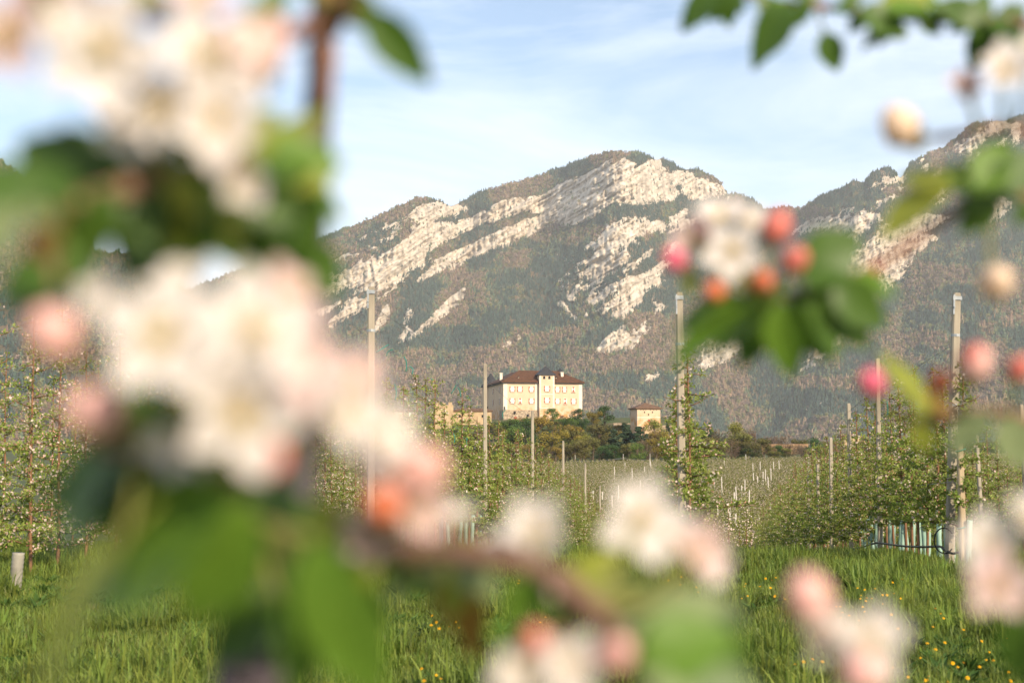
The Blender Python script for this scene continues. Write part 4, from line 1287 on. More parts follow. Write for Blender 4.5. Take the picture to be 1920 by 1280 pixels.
# wire fence strung along the far orchard edge
for k, px in enumerate((1078, 1168, 1218)):
    x, y = lateral(px, 350)
    o = link('fence_post', None, loc=(x, y, gz(x, y))); tag(o, f'{ORD[k]} thin fence post along the far orchard edge from the left', 'post', 'fence posts at the orchard edge')
    link('shaft', far_me, o, scale=(1.2, 1.2, 4.4))
pts = [(*lateral(px, 350), height_at(py, 350)) for px, py in ((1060, 866), (1078, 864), (1120, 863.5), (1168, 859), (1195, 862), (1218, 862), (1260, 866))]
V, F = tube(pts, .05, 4)
tag(link('fence_cable', mesh('fence_cable', V, F, wire_m)), 'pale cable strung between fence posts at the far orchard edge', 'cable')
# teal tie cords dangling in the left row and round posts
cords = [((705, 660, 20.0), (718, 652, 20.1), (728, 646, 20.2)), ((724, 668, 20.5), (727, 659, 20.5), (736, 655, 20.5)), ((757, 668, 22), (762, 680, 22), (761, 696, 22)),
         ((767, 686, 23), (774, 692, 23), (772, 702, 23)), ((806, 710, 25), (815, 714, 25), (816, 728, 25)), ((846, 738, 27), (851, 730, 27), (855, 722, 27)),
         ((858, 726, 27), (862, 733, 27), (864, 744, 27)), ((876, 744, 28), (881, 748, 28), (884, 752, 28)), ((944, 785, 31), (942, 775, 31), (948, 768, 31)),
         ((850, 812, 26), (853, 820, 26), (852, 830, 26)), ((876, 820, 28), (875, 830, 28), (876, 838, 28)), ((1663, 752, 22), (1664, 765, 22), (1664, 778, 22)), ((740, 720, 21), (743, 735, 21), (741, 750, 21))]
words = ['beside the tallest left post', 'just right of the tallest left post, curled', 'hanging over the third tree top of the left row', 'small curl above the left row',
         'kinked, left of the castle over the ruined tower', 'straight, near the castle post, left one of a pair', 'straight, near the castle post, right one of a pair', 'short, slanting left of the castle post',
         'between the second and third left posts', 'inside the foliage left of the castle post', 'inside the foliage near the castle post', 'hanging in the dense right row', 'low beside the tallest left post']
for c, w_ in zip(cords, words):
    pts = []
    for px, py, d in c:
        x, y = lateral(px, d); pts.append((x, y, height_at(py, d)))
    V, F = tube(spline(pts, 4), .008, 5)
    tag(link('tie_cord', mesh('tie_cord', V, F, teal_m, True)), 'teal plastic tie cord ' + w_, 'cord', 'teal tie cords')
for px, py, d, w, where in ((1279, 768, 19.5, .06, 'round the tall middle post'), (1799, 844, 19.0, .052, 'high on the short wooden stake'), (1799, 988, 19.0, .052, 'low on the short wooden stake')):
    x, y = lateral(px, d); z = height_at(py, d)
    pts = [(x + w * math.cos(a) * 1.25, y + w * math.sin(a) * 1.25, z + .02 * math.cos(a)) for a in np.linspace(0, 6.1, 12)]
    V, F = tube(pts, .009, 5)
    tag(link('tie_cord', mesh('tie_cord', V, F, teal_m, True)), 'teal plastic cord tied ' + where, 'cord', 'teal tie cords')

# ------------------------------------------------------------------ grass and dandelions
grass_m = mat('meadow_grass', (.11, .16, .024), (.235, .28, .055), scale=1.3, rnd=.35, trans=.4, rough=.5)
dry_m = mat('dry_grass', (.22, .17, .07), (.30, .24, .11), scale=2, rnd=.3, trans=.3, rough=.8)
def clump(seed, n, h, spread, m, wid=.006):
    r = random.Random(seed); V, F = [], []
    for i in range(n):
        a = r.uniform(0, 6.28); q = spread * math.sqrt(r.random())
        p = Vector((q * math.cos(a), q * math.sin(a), -.02)); b = r.uniform(0, 6.28)
        L = h * r.uniform(.5, 1.1); bend = r.uniform(.1, .75)
        d = Vector((math.cos(b), math.sin(b), 0)); s = Vector((-d.y, d.x, 0)) * wid * r.uniform(.6, 1.3)
        p1 = p + Vector((0, 0, L * .5)) + d * L * bend * .2; p2 = p + Vector((0, 0, L * (1 - .35 * bend))) + d * L * bend * .75
        o = len(V); V += [p - s, p + s, p1 + s * .8, p1 - s * .8, p2]
        F += [(o, o + 1, o + 2, o + 3), (o + 3, o + 2, o + 4)]
    return mesh('grass_clump', V, F, m)
def spread_pts(n, y0, y1, seed, thr=None):
    g = np.random.default_rng(seed)
    y = g.uniform(y0, y1, n * 3); x = g.uniform(-1, 1, n * 3) * (.52 * y + 1.2)
    keep = (x > -.56 * y - 1) & (x < .40 * y + 1)
    if thr is not None: keep &= fbm(x * .9, y * .9, seed, 3) > thr
    x, y = x[keep][:n], y[keep][:n]
    return np.stack([x, y, ground(x, y)], 1), g
for nm, n, y0, y1, sd_, h, sp, m, thr, lab in (
        ('grass', 15000, 6.0, 26, 1, .17, .12, grass_m, None, 'short green meadow grass between the orchard rows'),
        ('tall_grass', 4200, 7.0, 24, 2, .30, .10, grass_m, .52, 'taller tufts of bright green grass in the meadow'),
        ('dry_grass', 2200, 6.5, 24, 3, .10, .12, dry_m, .55, 'straw-coloured dry grass low in the meadow')):
    pts, g = spread_pts(n, y0, y1, sd_, thr)
    k = len(pts)
    sz = g.uniform(.7, 1.2, k) * (.75 + .6 * fbm(pts[:, 0] * .5, pts[:, 1] * .5, 9, 3))
    scatter(nm, pts, g.random(k) * 6.28, sz, clump(sd_, 34, h, sp, m, .0055 if sd_ != 2 else .008), lab, 'grass')
# leafy weeds
weed_m = mat('broad_weed_leaf', (.05, .10, .018), (.09, .15, .03), scale=3, rnd=.2, trans=.35, rough=.5)
V, F = [], []
wr = random.Random(3)
for i in range(16):
    a = wr.uniform(0, 6.28)
    leaf_face(V, F, Vector((0, 0, .01)), Vector((math.cos(a), math.sin(a), wr.uniform(.3, 1.2))), Vector((0, 0, 1)), wr.uniform(.1, .17), wr.uniform(.025, .045))
pts, g = spread_pts(1300, 6.5, 24, 8, .5)
scatter('weeds', pts, g.random(len(pts)) * 6.28, g.uniform(.7, 1.3, len(pts)), mesh('weed', V, F, weed_m), 'low leafy weeds among the meadow grass', 'weeds')

yel_m = mat('dandelion_yellow', (.70, .36, .005), (.75, .45, .01), scale=30, rough=.7, trans=.15)
stalk_m = mat('green_stalk', (.10, .15, .04), rough=.6)
def dandelion():
    V, F = [], []
    r = random.Random(2)
    for ringk, (rad, z, n) in enumerate(((.021, .0, 16), (.016, .006, 13), (.010, .011, 10), (.004, .013, 6))):
        for k in range(n):
            a = 2 * math.pi * k / n + ringk; d = Vector((math.cos(a), math.sin(a), 0)); s = Vector((-d.y, d.x, 0)) * .0028
            o = len(V); V += [Vector((0, 0, z * .5)) - s * .4, Vector((0, 0, z * .5)) + s * .4, d * rad + s + Vector((0, 0, z)), d * rad - s + Vector((0, 0, z))]
            F.append((o, o + 1, o + 2, o + 3))
    head = mesh('dandelion_head', V, F, yel_m)
    SV, SF = tube([(0, 0, -.22), (.01, 0, -.1), (0, 0, 0)], [.003, .0028, .003], 5)
    return head, mesh('dandelion_stalk', SV, SF, stalk_m)
dh, ds = dandelion()
dr = random.Random(12)
dand = []
patch_ids = []
patch_words = ['below the mint stem guards', 'left of the pink bud at lower right', 'right of the white blossoms at lower centre', 'between the pink bud and the right edge', 'low at the right edge',
               'under the curved blossoming twig', 'left of the low centre buds', 'at the bottom edge left of the lower right blossom', 'beside the low centre buds', 'at the bottom edge left of centre', 'in a tight patch left of the pink bud']
for px0, px1, py0, py1, n in ((1600, 1700, 1085, 1130, 12), (1380, 1480, 1080, 1125, 10), (1240, 1330, 1080, 1110, 7), (1560, 1800, 1120, 1180, 24), (1660, 1900, 1180, 1280, 22), (950, 1010, 1085, 1110, 5),
                              (800, 880, 1150, 1190, 9), (1480, 1560, 1230, 1260, 4), (1000, 1060, 1140, 1200, 3), (780, 860, 1230, 1280, 4), (1440, 1470, 1110, 1125, 3)):
    for k in range(n):
        dand.append((dr.uniform(px0, px1), dr.uniform(py0, py1), len(patch_ids)))
    patch_ids.append(0)
for px, py, pid in dand:
    d = 1.52 * FPX / (py + 26 - 850) if py > 1000 else 20
    d = min(19, d) * .93
    x, y = lateral(px, d)
    z = height_at(py, d)
    g0 = gz(x, y)
    z = min(max(z, g0 + .12), g0 + .34)
    o = link('dandelion', None, loc=(x, y, z), rot=(dr.uniform(-.1, .9), dr.uniform(-.3, .3), dr.uniform(-.5, .5)), scale=dr.uniform(.38, .66))
    tag(o, 'small yellow dandelion in the grass ' + patch_words[pid], 'flower', 'dandelions ' + patch_words[pid])
    link('flower_head', dh, o); link('stalk', ds, o)

# ------------------------------------------------------------------ foreground apple trees in blossom
petal_w = mat('white_petal', (.76, .71, .665), (.74, .60, .555), scale=60, trans=.42, rough=.6, lo=.45, hi=.75)
petal_p = mat('blush_petal', (.76, .63, .58), (.72, .42, .41), scale=55, trans=.42, rough=.6, lo=.35, hi=.7)
bud_p = mat('pale_pink_bud', (.80, .56, .48), (.78, .36, .34), scale=70, trans=.25, rough=.55)
bud_r = mat('coral_red_bud', (.64, .14, .115), (.74, .32, .25), scale=70, trans=.2, rough=.55, lo=.4, hi=.75)
bud_o = mat('orange_red_bud', (.64, .13, .06), (.70, .24, .11), scale=70, trans=.2, rough=.55)
bud_m2 = mat('magenta_bud', (.62, .07, .16), (.74, .2, .26), scale=70, trans=.2, rough=.55)
bud_c = mat('cream_bud', (.82, .66, .46), (.80, .56, .44), scale=60, trans=.3, rough=.55)
stamen_m = mat('yellow_stamens', (.70, .48, .06), (.76, .6, .16), scale=80, rough=.7, trans=.2)
calyx_m = mat('green_calyx', (.16, .2, .05), (.26, .22, .07), scale=60, rough=.7, trans=.2)
twig_m = mat('young_twig', (.15, .07, .045), (.23, .12, .08), scale=25, rough=.75, bump=.2)
twig_l = mat('reddish_branch_bark', (.13, .07, .05), (.22, .125, .095), scale=25, rough=.8, bump=.2)
stemgrey_m = mat('purple_grey_bark', (.055, .045, .055), (.10, .08, .09), scale=20, rough=.85, bump=.3)
lf_bright = mat('bright_apple_leaf', (.10, .20, .018), (.15, .26, .03), scale=25, trans=.42, rough=.45, spec=.35)
lf_dark = mat('dark_apple_leaf', (.045, .10, .012), (.08, .15, .020), scale=25, trans=.35, rough=.45, spec=.35)
lf_yellow = mat('yellow_green_leaf', (.24, .27, .03), (.30, .32, .05), scale=25, trans=.42, rough=.5, spec=.3)
lf_pale = mat('pale_grey_green_leaf', (.20, .26, .11), (.26, .30, .15), scale=25, trans=.35, rough=.6)
lf_brown = mat('bronze_young_leaf', (.22, .11, .02), (.30, .17, .03), scale=25, trans=.4, rough=.5)
LM = {'b': lf_bright, 'd': lf_dark, 'y': lf_yellow, 'g': lf_pale, 'o': lf_brown}

def petal_mesh(m, seed):
    """cupped obovate petal of unit length growing along +X, cup towards +Z"""
    r = random.Random(seed); n, k = 7, 5; V, F = [], []
    for i in range(n):
        u = i / (n - 1)
        w = .36 * math.sin(math.pi * min(1, .08 + u * .93)) ** .75 * (.55 + .62 * u) + .03
        for j in range(k):
            t = j / (k - 1) * 2 - 1
            V.append((u * (1 - .06 * t * t * u), w * t, .22 * u * u - .10 * u ** 4 + .20 * w * t * t + .025 * math.sin(5 * u + 3 * t + seed) * u + r.uniform(-.006, .006)))
    for i in range(n - 1):
        for j in range(k - 1): F.append((i * k + j, (i + 1) * k + j, (i + 1) * k + j + 1, i * k + j + 1))
    return mesh('petal', V, F, m, True)
PW = [petal_mesh(petal_w, i) for i in range(3)]; PP = [petal_mesh(petal_p, i + 5) for i in range(3)]

def stamens_mesh():
    r = random.Random(1); b = MB()
    for i in range(16):
        a = 2 * math.pi * i / 16; q = r.uniform(.08, .24)
        tip = Vector((q * math.cos(a), q * math.sin(a), r.uniform(.28, .4)))
        b.tube([(0.03 * math.cos(a), .03 * math.sin(a), .02), tip * .6, tip], [.012, .010, .010], 4)
        c = len(b.v); e = .035
        b.add([tip + Vector(v) * e for v in ((1, 0, 0), (-1, 0, 0), (0, 1, 0), (0, -1, 0), (0, 0, 1), (0, 0, -1))],
              [(0, 2, 4), (2, 1, 4), (1, 3, 4), (3, 0, 4), (2, 0, 5), (1, 2, 5), (3, 1, 5), (0, 3, 5)])
    return b.mesh('stamens', stamen_m, True)
STA = stamens_mesh()

def bud_mesh(m, seed):
    """closed bud: overlapping petals spiralling to a blunt tip, along +Z, unit length"""
    V, F = [], []; n, k = 10, 15
    for i in range(n):
        u = i / (n - 1)
        rad = .40 * math.sin(math.pi * (.10 + .84 * u)) ** .8
        for j in range(k):
            a = 2 * math.pi * j / k
            f = 1 + .10 * ((a * 5 / (2 * math.pi) + u * 1.2 + seed) % 1 - .5)
            V.append((rad * f * math.cos(a), rad * f * math.sin(a), u))
    for i in range(n - 1):
        for j in range(k): F.append((i * k + j, i * k + (j + 1) % k, (i + 1) * k + (j + 1) % k, (i + 1) * k + j))
    F.append(tuple(range(k))[::-1]); F.append(tuple(range((n - 1) * k, n * k)))
    return mesh('bud', V, F, m, True)
BUDS = {q: bud_mesh(m, i) for i, (q, m) in enumerate((('p', bud_p), ('r', bud_r), ('o', bud_o), ('m', bud_m2), ('c', bud_c)))}
def calyx_mesh():
    V, F = [], []
    for k in range(5):
        a = k * 1.2566; d = Vector((math.cos(a), math.sin(a), 0)); s = Vector((-d.y, d.x, 0))
        o = len(V); V += [d * .12 - s * .12 + Vector((0, 0, -.05)), d * .12 + s * .12 + Vector((0, 0, -.05)), d * .42 + s * .1 + Vector((0, 0, .2)), d * .44 + Vector((0, 0, .42)), d * .42 - s * .1 + Vector((0, 0, .2))]
        F.append((o, o + 1, o + 2, o + 3, o + 4))
    tv, tf = tube([(0, 0, -.28), (0, 0, -.1), (0, 0, .06)], [.06, .17, .14], 9)
    o = len(V); V += tv; F += [tuple(i + o for i in f) for f in tf]
    return mesh('calyx', V, F, calyx_m, True)
CAL = calyx_mesh()

def big_leaf_mesh(m, seed, fold=.22, curl=.16):
    """serrated apple leaf of unit length along +X, folded at the midrib, with its stalk"""
    V, F = [], []; n = 15
    for i in range(n):
        u = i / (n - 1)
        w = .27 * math.sin(math.pi * u ** .85) ** .8 * (1 - .12 * u)
        ser = 1 + (.05 if i % 2 else -.03)
        z = -curl * u * u + .02 * math.sin(6 * u + seed)
        for t in (-1, -.5, 0, .5, 1):
            e = w * t * (ser if abs(t) == 1 else 1)
            V.append((u, e, z + fold * abs(e) + .012 * math.sin(9 * u + 4 * t + seed) * abs(t)))
    for i in range(n - 1):
        for j in range(4): F.append((i * 5 + j, (i + 1) * 5 + j, (i + 1) * 5 + j + 1, i * 5 + j + 1))
    tv, tf = tube([(-.28, 0, -.05), (-.1, 0, -.01), (.1, 0, -.008), (.8, 0, -curl * .64 - .005)], [.016, .014, .012, .004], 5)
    o = len(V); V += tv; F += [tuple(i + o for i in f) for f in tf]
    return mesh('leaf', V, F, m, True)
LEAF = {k: [big_leaf_mesh(m, s, .15 + .12 * s, .08 + .14 * s) for s in range(3)] for k, m in LM.items()}

def cam_dir(r, u, t):
    """direction given as (right, up, towards the camera)"""
    return (RT * r + UP * u - FW * t).normalized()

class AppleTree:
    def __init__(s, base, label):
        s.base = Vector(base)
        s.root = tag(link('blossoming_apple_tree', None, loc=s.base), label, 'tree', 'blossoming apple trees close to the camera')
        s.nodes = []
        s.r = random.Random(int(abs(base[0]) * 1000) + 3)
    def loc(s, p): return Vector(p) - s.base
    def wood(s, name, pts, r0, r1, m=twig_m, n=7, knots=True):
        sp = spline([s.loc(p) for p in pts], n)
        rad = []
        for i in range(len(sp)):
            f = i / (len(sp) - 1); q = r0 + (r1 - r0) * f
            rad.append(q * (1 + (.22 if knots and i % 5 == 2 else 0) + s.r.uniform(-.05, .05)))
        V, F = tube(sp, rad, 9)
        link(name, mesh(name, V, F, m, True), s.root)
        s.nodes += [q + s.base for q in sp]
    def near(s, p): return min(s.nodes, key=lambda q: (q - p).length)
    def stalk(s, p, node, r=.0016):
        a = node - p; mid = a * .5 + Vector((0, 0, -.12 * a.length))
        return tube([Vector((0, 0, 0)), mid, a], [r, r, r * 1.3], 6)
    def blossom(s, px, py, d, size=.042, face=(0, .2, 1), kind='w', node=None, open_=0.0, skip=0):
        p = P(px, py, d); nd = P(*node) if node else s.near(p)
        n = cam_dir(*face); q = n.to_track_quat('Z', 'Y') @ Quaternion((0, 0, 1), s.r.uniform(0, 6.28))
        o = link('blossom', None, s.root, loc=s.loc(p)); 
        V, F = s.stalk(Vector((0, 0, 0)), nd - p)
        me = mesh('blossom', V, F, calyx_m, True); o_ = bpy.data.objects.new('blossom', me)
        bpy.data.objects.remove(o); COL.objects.link(o_); o_.parent = s.root; o_.location = s.loc(p); o = o_
        L = size * .46
        for k in range(5 - skip):
            pe = link('petal', (PW if kind == 'w' else PP)[s.r.randrange(3)], o)
            pe.rotation_mode = 'QUATERNION'
            pe.rotation_quaternion = q @ Quaternion((0, 0, 1), k * 1.2566 + s.r.uniform(-.12, .12)) @ Quaternion((0, 1, 0), -(open_ + s.r.uniform(-.12, .3))) @ Quaternion((1, 0, 0), s.r.uniform(-.2, .2))
            pe.scale = (L * s.r.uniform(.9, 1.08), L * s.r.uniform(.82, 1.0), L)
        st = link('stamens', STA, o, scale=L); st.rotation_mode = 'QUATERNION'; st.rotation_quaternion = q
        ca = link('calyx', CAL, o, scale=L * .8); ca.rotation_mode = 'QUATERNION'; ca.rotation_quaternion = q; ca.location = -n * L * .1
    def bud(s, px, py, d, size=.014, kind='p', face=(0, .8, .4), node=None):
        p = P(px, py, d); n = cam_dir(*face); p0 = p - n * size * .5
        nd = P(*node) if node else s.near(p)
        V, F = s.stalk(Vector((0, 0, 0)), nd - p0)
        st = link('bud_stalk', mesh('bud_stalk', V, F, calyx_m, True), s.root, loc=s.loc(p0))
        q = n.to_track_quat('Z', 'Y')
        b = link('bud', BUDS[kind], st, scale=(size, size, size)); b.rotation_mode = 'QUATERNION'; b.rotation_quaternion = q
        c = link('calyx', CAL, st, scale=size); c.rotation_mode = 'QUATERNION'; c.rotation_quaternion = q; c.location = n * size * .05
    def leaf(s, bx, by, tx, ty, d, kind='b', width=1.0, roll=0.0, d2=None, var=None, up=(0, .55, 1)):
        a = P(bx, by, d); b = P(tx, ty, d if d2 is None else d2)
        X = (b - a); L = X.length; X = X / L
        Z = cam_dir(*up); Y = Z.cross(X)
        Y = Y.normalized(); Z = X.cross(Y)
        R = Matrix((X, Y, Z)).transposed() @ Matrix.Rotation(roll, 3, 'X')
        o = link('leaf', LEAF[kind][s.r.randrange(3) if var is None else var], s.root, loc=s.loc(a), scale=(L, L * width, L))
        o.rotation_euler = R.to_euler()
        nd = s.near(a)
        if (nd - a).length > .004:
            V, F = s.stalk(Vector((0, 0, 0)), nd - a, .0012)
            # the stalk belongs to the leaf: expressed in the leaf's own frame
            inv = (R @ Matrix.Diagonal((L, L * width, L))).inverted()
            link('leaf_stalk', mesh('leaf_stalk', [inv @ v for v in V], F, calyx_m, True), o)

# --- left tree: thin leader running up through the frame
pb = P(480, 1300, .62)
T1 = AppleTree((pb.x - .03, pb.y + .02, gz(pb.x, pb.y)), 'blossoming apple tree filling the left and bottom of the foreground, out of focus')
T1.wood('trunk', [T1.base + Vector((0, 0, -.05)), T1.base + Vector((.01, 0, .6)), P(455, 1420, .62), P(480, 1290, .62), P(530, 1100, .62), P(560, 850, .63), P(575, 560, .64), P(590, 300, .64), P(603, 60, .64), P(600, -250, .66), P(585, -700, .7)],
        .015, .0035, stemgrey_m, 6)
T1.wood('branch', [P(586, 400, .64), P(500, 330, .57), P(400, 310, .52), P(260, 345, .49), P(110, 385, .48), P(-90, 410, .47)], .0045, .0028)
T1.wood('branch', [P(602, 40, .64), P(520, 70, .55), P(420, 60, .51), P(260, 20, .49), P(60, -30, .48)], .004, .0025)
T1.wood('branch', [P(556, 990, .62), P(500, 950, .54), P(420, 900, .49), P(320, 850, .465), P(180, 840, .46)], .0045, .002)
T1.wood('branch', [P(535, 1090, .62), P(620, 1055, .58), P(720, 1036, .55), P(850, 1033, .53), P(1000, 1060, .53), P(1095, 1125, .53), P(1190, 1230, .54), P(1240, 1340, .55), P(1260, 1480, .56)], .0050, .0034, twig_l)
T1.wood('branch', [P(110, 385, .48), P(95, 470, .475), P(100, 540, .47)], .0032, .002)
T1.wood('branch', [P(610, 60, .64), P(640, 20, .62), P(660, -40, .6)], .005, .003)
T1.wood('branch', [P(603, 80, .64), P(615, 110, .62), P(610, 200, .62)], .005, .0025)
T1.wood('branch', [P(720, 1035, .57), P(715, 985, .55), P(740, 930, .53)], .003, .0018)
T1.wood('branch', [P(1095, 1125, .55), P(1040, 1200, .54), P(1010, 1260, .53)], .003, .0018)

B = T1.blossom
# middle-left cluster
nm_ = (400, 850, .47)
B(315, 640, .42, .050, (-.15, .35, 1), 'w', nm_)
B(470, 625, .43, .048, (.4, .3, .9), 'w', nm_)
B(455, 765, .42, .050, (.1, -.3, 1), 'w', nm_)
B(640, 775, .46, .036, (.6, .1, .8), 'w', nm_, .2)
B(705, 815, .47, .034, (.7, .2, .6), 'w', nm_, .3)
B(660, 720, .47, .030, (.5, .6, .6), 'p', nm_, .4)
B(735, 880, .49, .034, (.2, .3, 1), 'p', (715, 985, .55), .3)
B(350, 815, .45, .034, (-.4, -.7, .8), 'w', nm_, .3)
B(345, 545, .46, .036, (-.2, .9, .4), 'w', nm_, .2)
B(535, 560, .47, .034, (.6, .7, .4), 'p', nm_, .2)
B(210, 565, .46, .028, (-.6, .5, .6), 'w', nm_, .6)
B(545, 680, .44, .040, (.4, .1, .9), 'p', nm_, .1)
T1.bud(100, 622, .44, .019, 'p', (-.3, .6, .7), nm_)
T1.bud(175, 770, .44, .020, 'p', (-.4, .2, .9), nm_)
T1.bud(500, 858, .45, .017, 'r', (.1, -.4, 1), nm_)
T1.bud(790, 880, .49, .022, 'p', (.5, .4, .7), (715, 985, .55))
T1.bud(718, 948, .48, .016, 'o', (-.1, .2, 1), (715, 985, .55))
B(775, 955, .50, .034, (.4, .2, 1), 'p', (715, 985, .55), .4)
B(690, 1000, .52, .030, (-.2, -.2, 1), 'p', (715, 985, .55), .3)
# upper-left cluster
na = (300, 335, .49)
B(30, 70, .46, .046, (-.3, .2, 1), 'p', (60, -30, .48), .1)
B(130, 60, .48, .038, (-.2, .4, .9), 'w', (60, -30, .48), .2)
B(455, 95, .48, .034, (.6, .2, .7), 'p', (450, 62, .52), .3)
B(205, 100, .46, .050, (0, .2, 1), 'w', (200, 5, .49))
B(300, 195, .47, .038, (.2, -.4, .9), 'w', na, .1)
B(385, 115, .47, .048, (.4, .3, .9), 'w', (350, 40, .5))
B(405, 225, .46, .042, (.3, -.1, 1), 'w', na, .2)
B(240, 225, .48, .032, (-.2, -.8, .6), 'w', na, .4)
B(455, 335, .48, .028, (.2, -.3, 1), 'w', (430, 315, .53), .5)
B(370, 15, .49, .036, (.2, .8, .6), 'p', (350, 40, .5), .2)
B(110, 10, .49, .038, (-.1, .6, .7), 'w', (60, -30, .48), .1)
T1.bud(478, 110, .49, .024, 'c', (.4, .6, .5), (450, 62, .52))
T1.bud(500, 75, .5, .018, 'p', (.3, .8, .4), (470, 65, .53))
T1.bud(430, 262, .47, .016, 'c', (.1, -.6, .7), (400, 310, .52))
# lower-centre branch blossoms
B(1005, 1000, .56, .036, (-.1, .5, .9), 'w', (990, 1058, .53), .3)
B(1200, 975, .56, .044, (.1, .4, .9), 'w', (1095, 1120, .53), .15)
B(1255, 1005, .58, .030, (.4, .3, .9), 'w', (1095, 1120, .53), .35)
B(1305, 1030, .58, .032, (.5, .1, 1), 'p', (1100, 1128, .53), .3)
B(1325, 1055, .59, .026, (.6, -.1, .8), 'w', (1100, 1128, .53), .4)
B(862, 985, .60, .026, (0, .9, .5), 'w', (850, 1035, .53), .6)
B(965, 1020, .57, .028, (-.5, .4, .9), 'w', (960, 1050, .53), .3)
B(1045, 1075, .55, .022, (.3, -.5, .9), 'p', (1010, 1065, .53), .5)
B(1070, 1252, .50, .034, (0, .4, 1), 'w', (1015, 1250, .53), .2)
B(985, 1262, .50, .030, (-.3, .3, 1), 'w', (1010, 1260, .53), .3)
T1.bud(1002, 1203, .50, .0145, 'c', (0, .8, .6), (1035, 1215, .54))
T1.bud(1002, 1198, .498, .012, 'r', (0, .8, .6), (1035, 1215, .54))
T1.bud(1150, 1228, .50, .016, 'r', (.2, .5, .9), (1180, 1215, .55))
T1.bud(1158, 1222, .497, .014, 'p', (.2, .6, .9), (1180, 1215, .55))
# leaves of the left tree
Lf = T1.leaf
Lf(420, 890, 130, 1100, .47, 'd', 1.35, .3)
Lf(430, 905, 190, 1140, .455, 'b', 1.3, .5)
Lf(350, 870, 60, 930, .48, 'd', 1.2, -.3)
Lf(470, 940, 330, 1180, .46, 'b', 1.25, -.2)
Lf(300, 850, 120, 990, .50, 'd', 1.3, .1)
Lf(590, 1010, 700, 1330, .46, 'b', 1.0, .5)
Lf(560, 1020, 590, 1330, .47, 'd', .8, -.5)
Lf(560, 960, 690, 1000, .52, 'y', 1.1, .4)
Lf(440, 900, 590, 960, .50, 'd', 1.2, -.4)
Lf(230, 1010, 40, 1300, .44, 'y', .8, .7)
Lf(500, 330, 640, 300, .56, 'b', 1.4, .5)
Lf(500, 310, 610, 190, .57, 'y', 1.1, -.4)
Lf(420, 320, 560, 400, .53, 'd', 1.4, .2)
Lf(440, 330, 430, 480, .50, 'y', 1.2, .8)
Lf(330, 340, 320, 480, .50, 'y', 1.5, .5)
Lf(300, 345, 210, 520, .50, 'd', 1.5, .2)
Lf(260, 345, 130, 260, .51, 'd', 1.5, .2)
Lf(200, 360, 20, 240, .50, 'd', 1.3, -.2)
Lf(160, 372, 10, 470, .48, 'g', 1.3, .4)
Lf(120, 385, 40, 520, .47, 'o', 1.1, .2)
Lf(230, 352, 240, 240, .52, 'd', 1.2, 1.0)
Lf(350, 330, 280, 560, .53, 'd', 1.4, -.5)
Lf(410, 315, 500, 520, .54, 'd', 1.5, .2)
Lf(90, 460, 160, 560, .49, 'd', 1.3, .2)
Lf(97, 500, -20, 560, .47, 'd', 1.3, -.2)
Lf(545, 340, 590, 470, .58, 'd', 1.3, .3)
Lf(650, -20, 720, 60, .62, 'd', 1.0, .2)
Lf(690, 20, 800, 155, .62, 'd', .95, .5)
Lf(640, 15, 560, -60, .62, 'd', 1.3, .3)
Lf(615, 40, 660, -80, .62, 'o', 1.2, .3)
Lf(640, 0, 720, 60, .63, 'b', 1.1, .8)
Lf(480, 70, 530, -40, .54, 'd', 1.2, .3)
Lf(300, 40, 250, -60, .5, 'g', 1.2, .3)
for bx, by, tx, ty, d, k, w in ((60, 395, -40, 300, .47, 'd', 1.5), (140, 380, 60, 300, .47, 'd', 1.4), (210, 360, 130, 480, .48, 'd', 1.5), (280, 345, 330, 250, .5, 'd', 1.4),
        (350, 325, 420, 420, .49, 'd', 1.5), (380, 318, 300, 430, .50, 'b', 1.4), (460, 325, 540, 430, .53, 'd', 1.5), (470, 330, 560, 300, .52, 'd', 1.6), (320, 335, 370, 400, .48, 'y', 1.3),
        (30, 400, -60, 480, .46, 'g', 1.5), (180, 370, 240, 300, .5, 'd', 1.4), (100, 420, 30, 350, .47, 'g', 1.3), (100, 520, 180, 480, .48, 'd', 1.3), (100, 540, 10, 500, .46, 'd', 1.4),
        (95, 480, 30, 600, .48, 'd', 1.3), (520, 345, 480, 460, .55, 'b', 1.4), (440, 320, 370, 250, .53, 'd', 1.4), (540, 365, 600, 250, .58, 'b', 1.3), (250, 350, 290, 470, .49, 'd', 1.5),
        (470, 935, 300, 1010, .48, 'd', 1.4), (330, 860, 200, 880, .46, 'd', 1.4), (260, 850, 40, 1010, .47, 'd', 1.3), (500, 950, 420, 1120, .5, 'b', 1.4), (380, 880, 300, 1080, .46, 'b', 1.5),
        (540, 1000, 480, 1090, .56, 'y', 1.3), (560, 950, 640, 1080, .55, 'd', 1.3), (600, 1060, 560, 1200, .5, 'g', 1.4), (200, 845, 110, 900, .46, 'd', 1.3)):
    Lf(bx, by, tx, ty, d, k, w, random.uniform(-.5, .6))
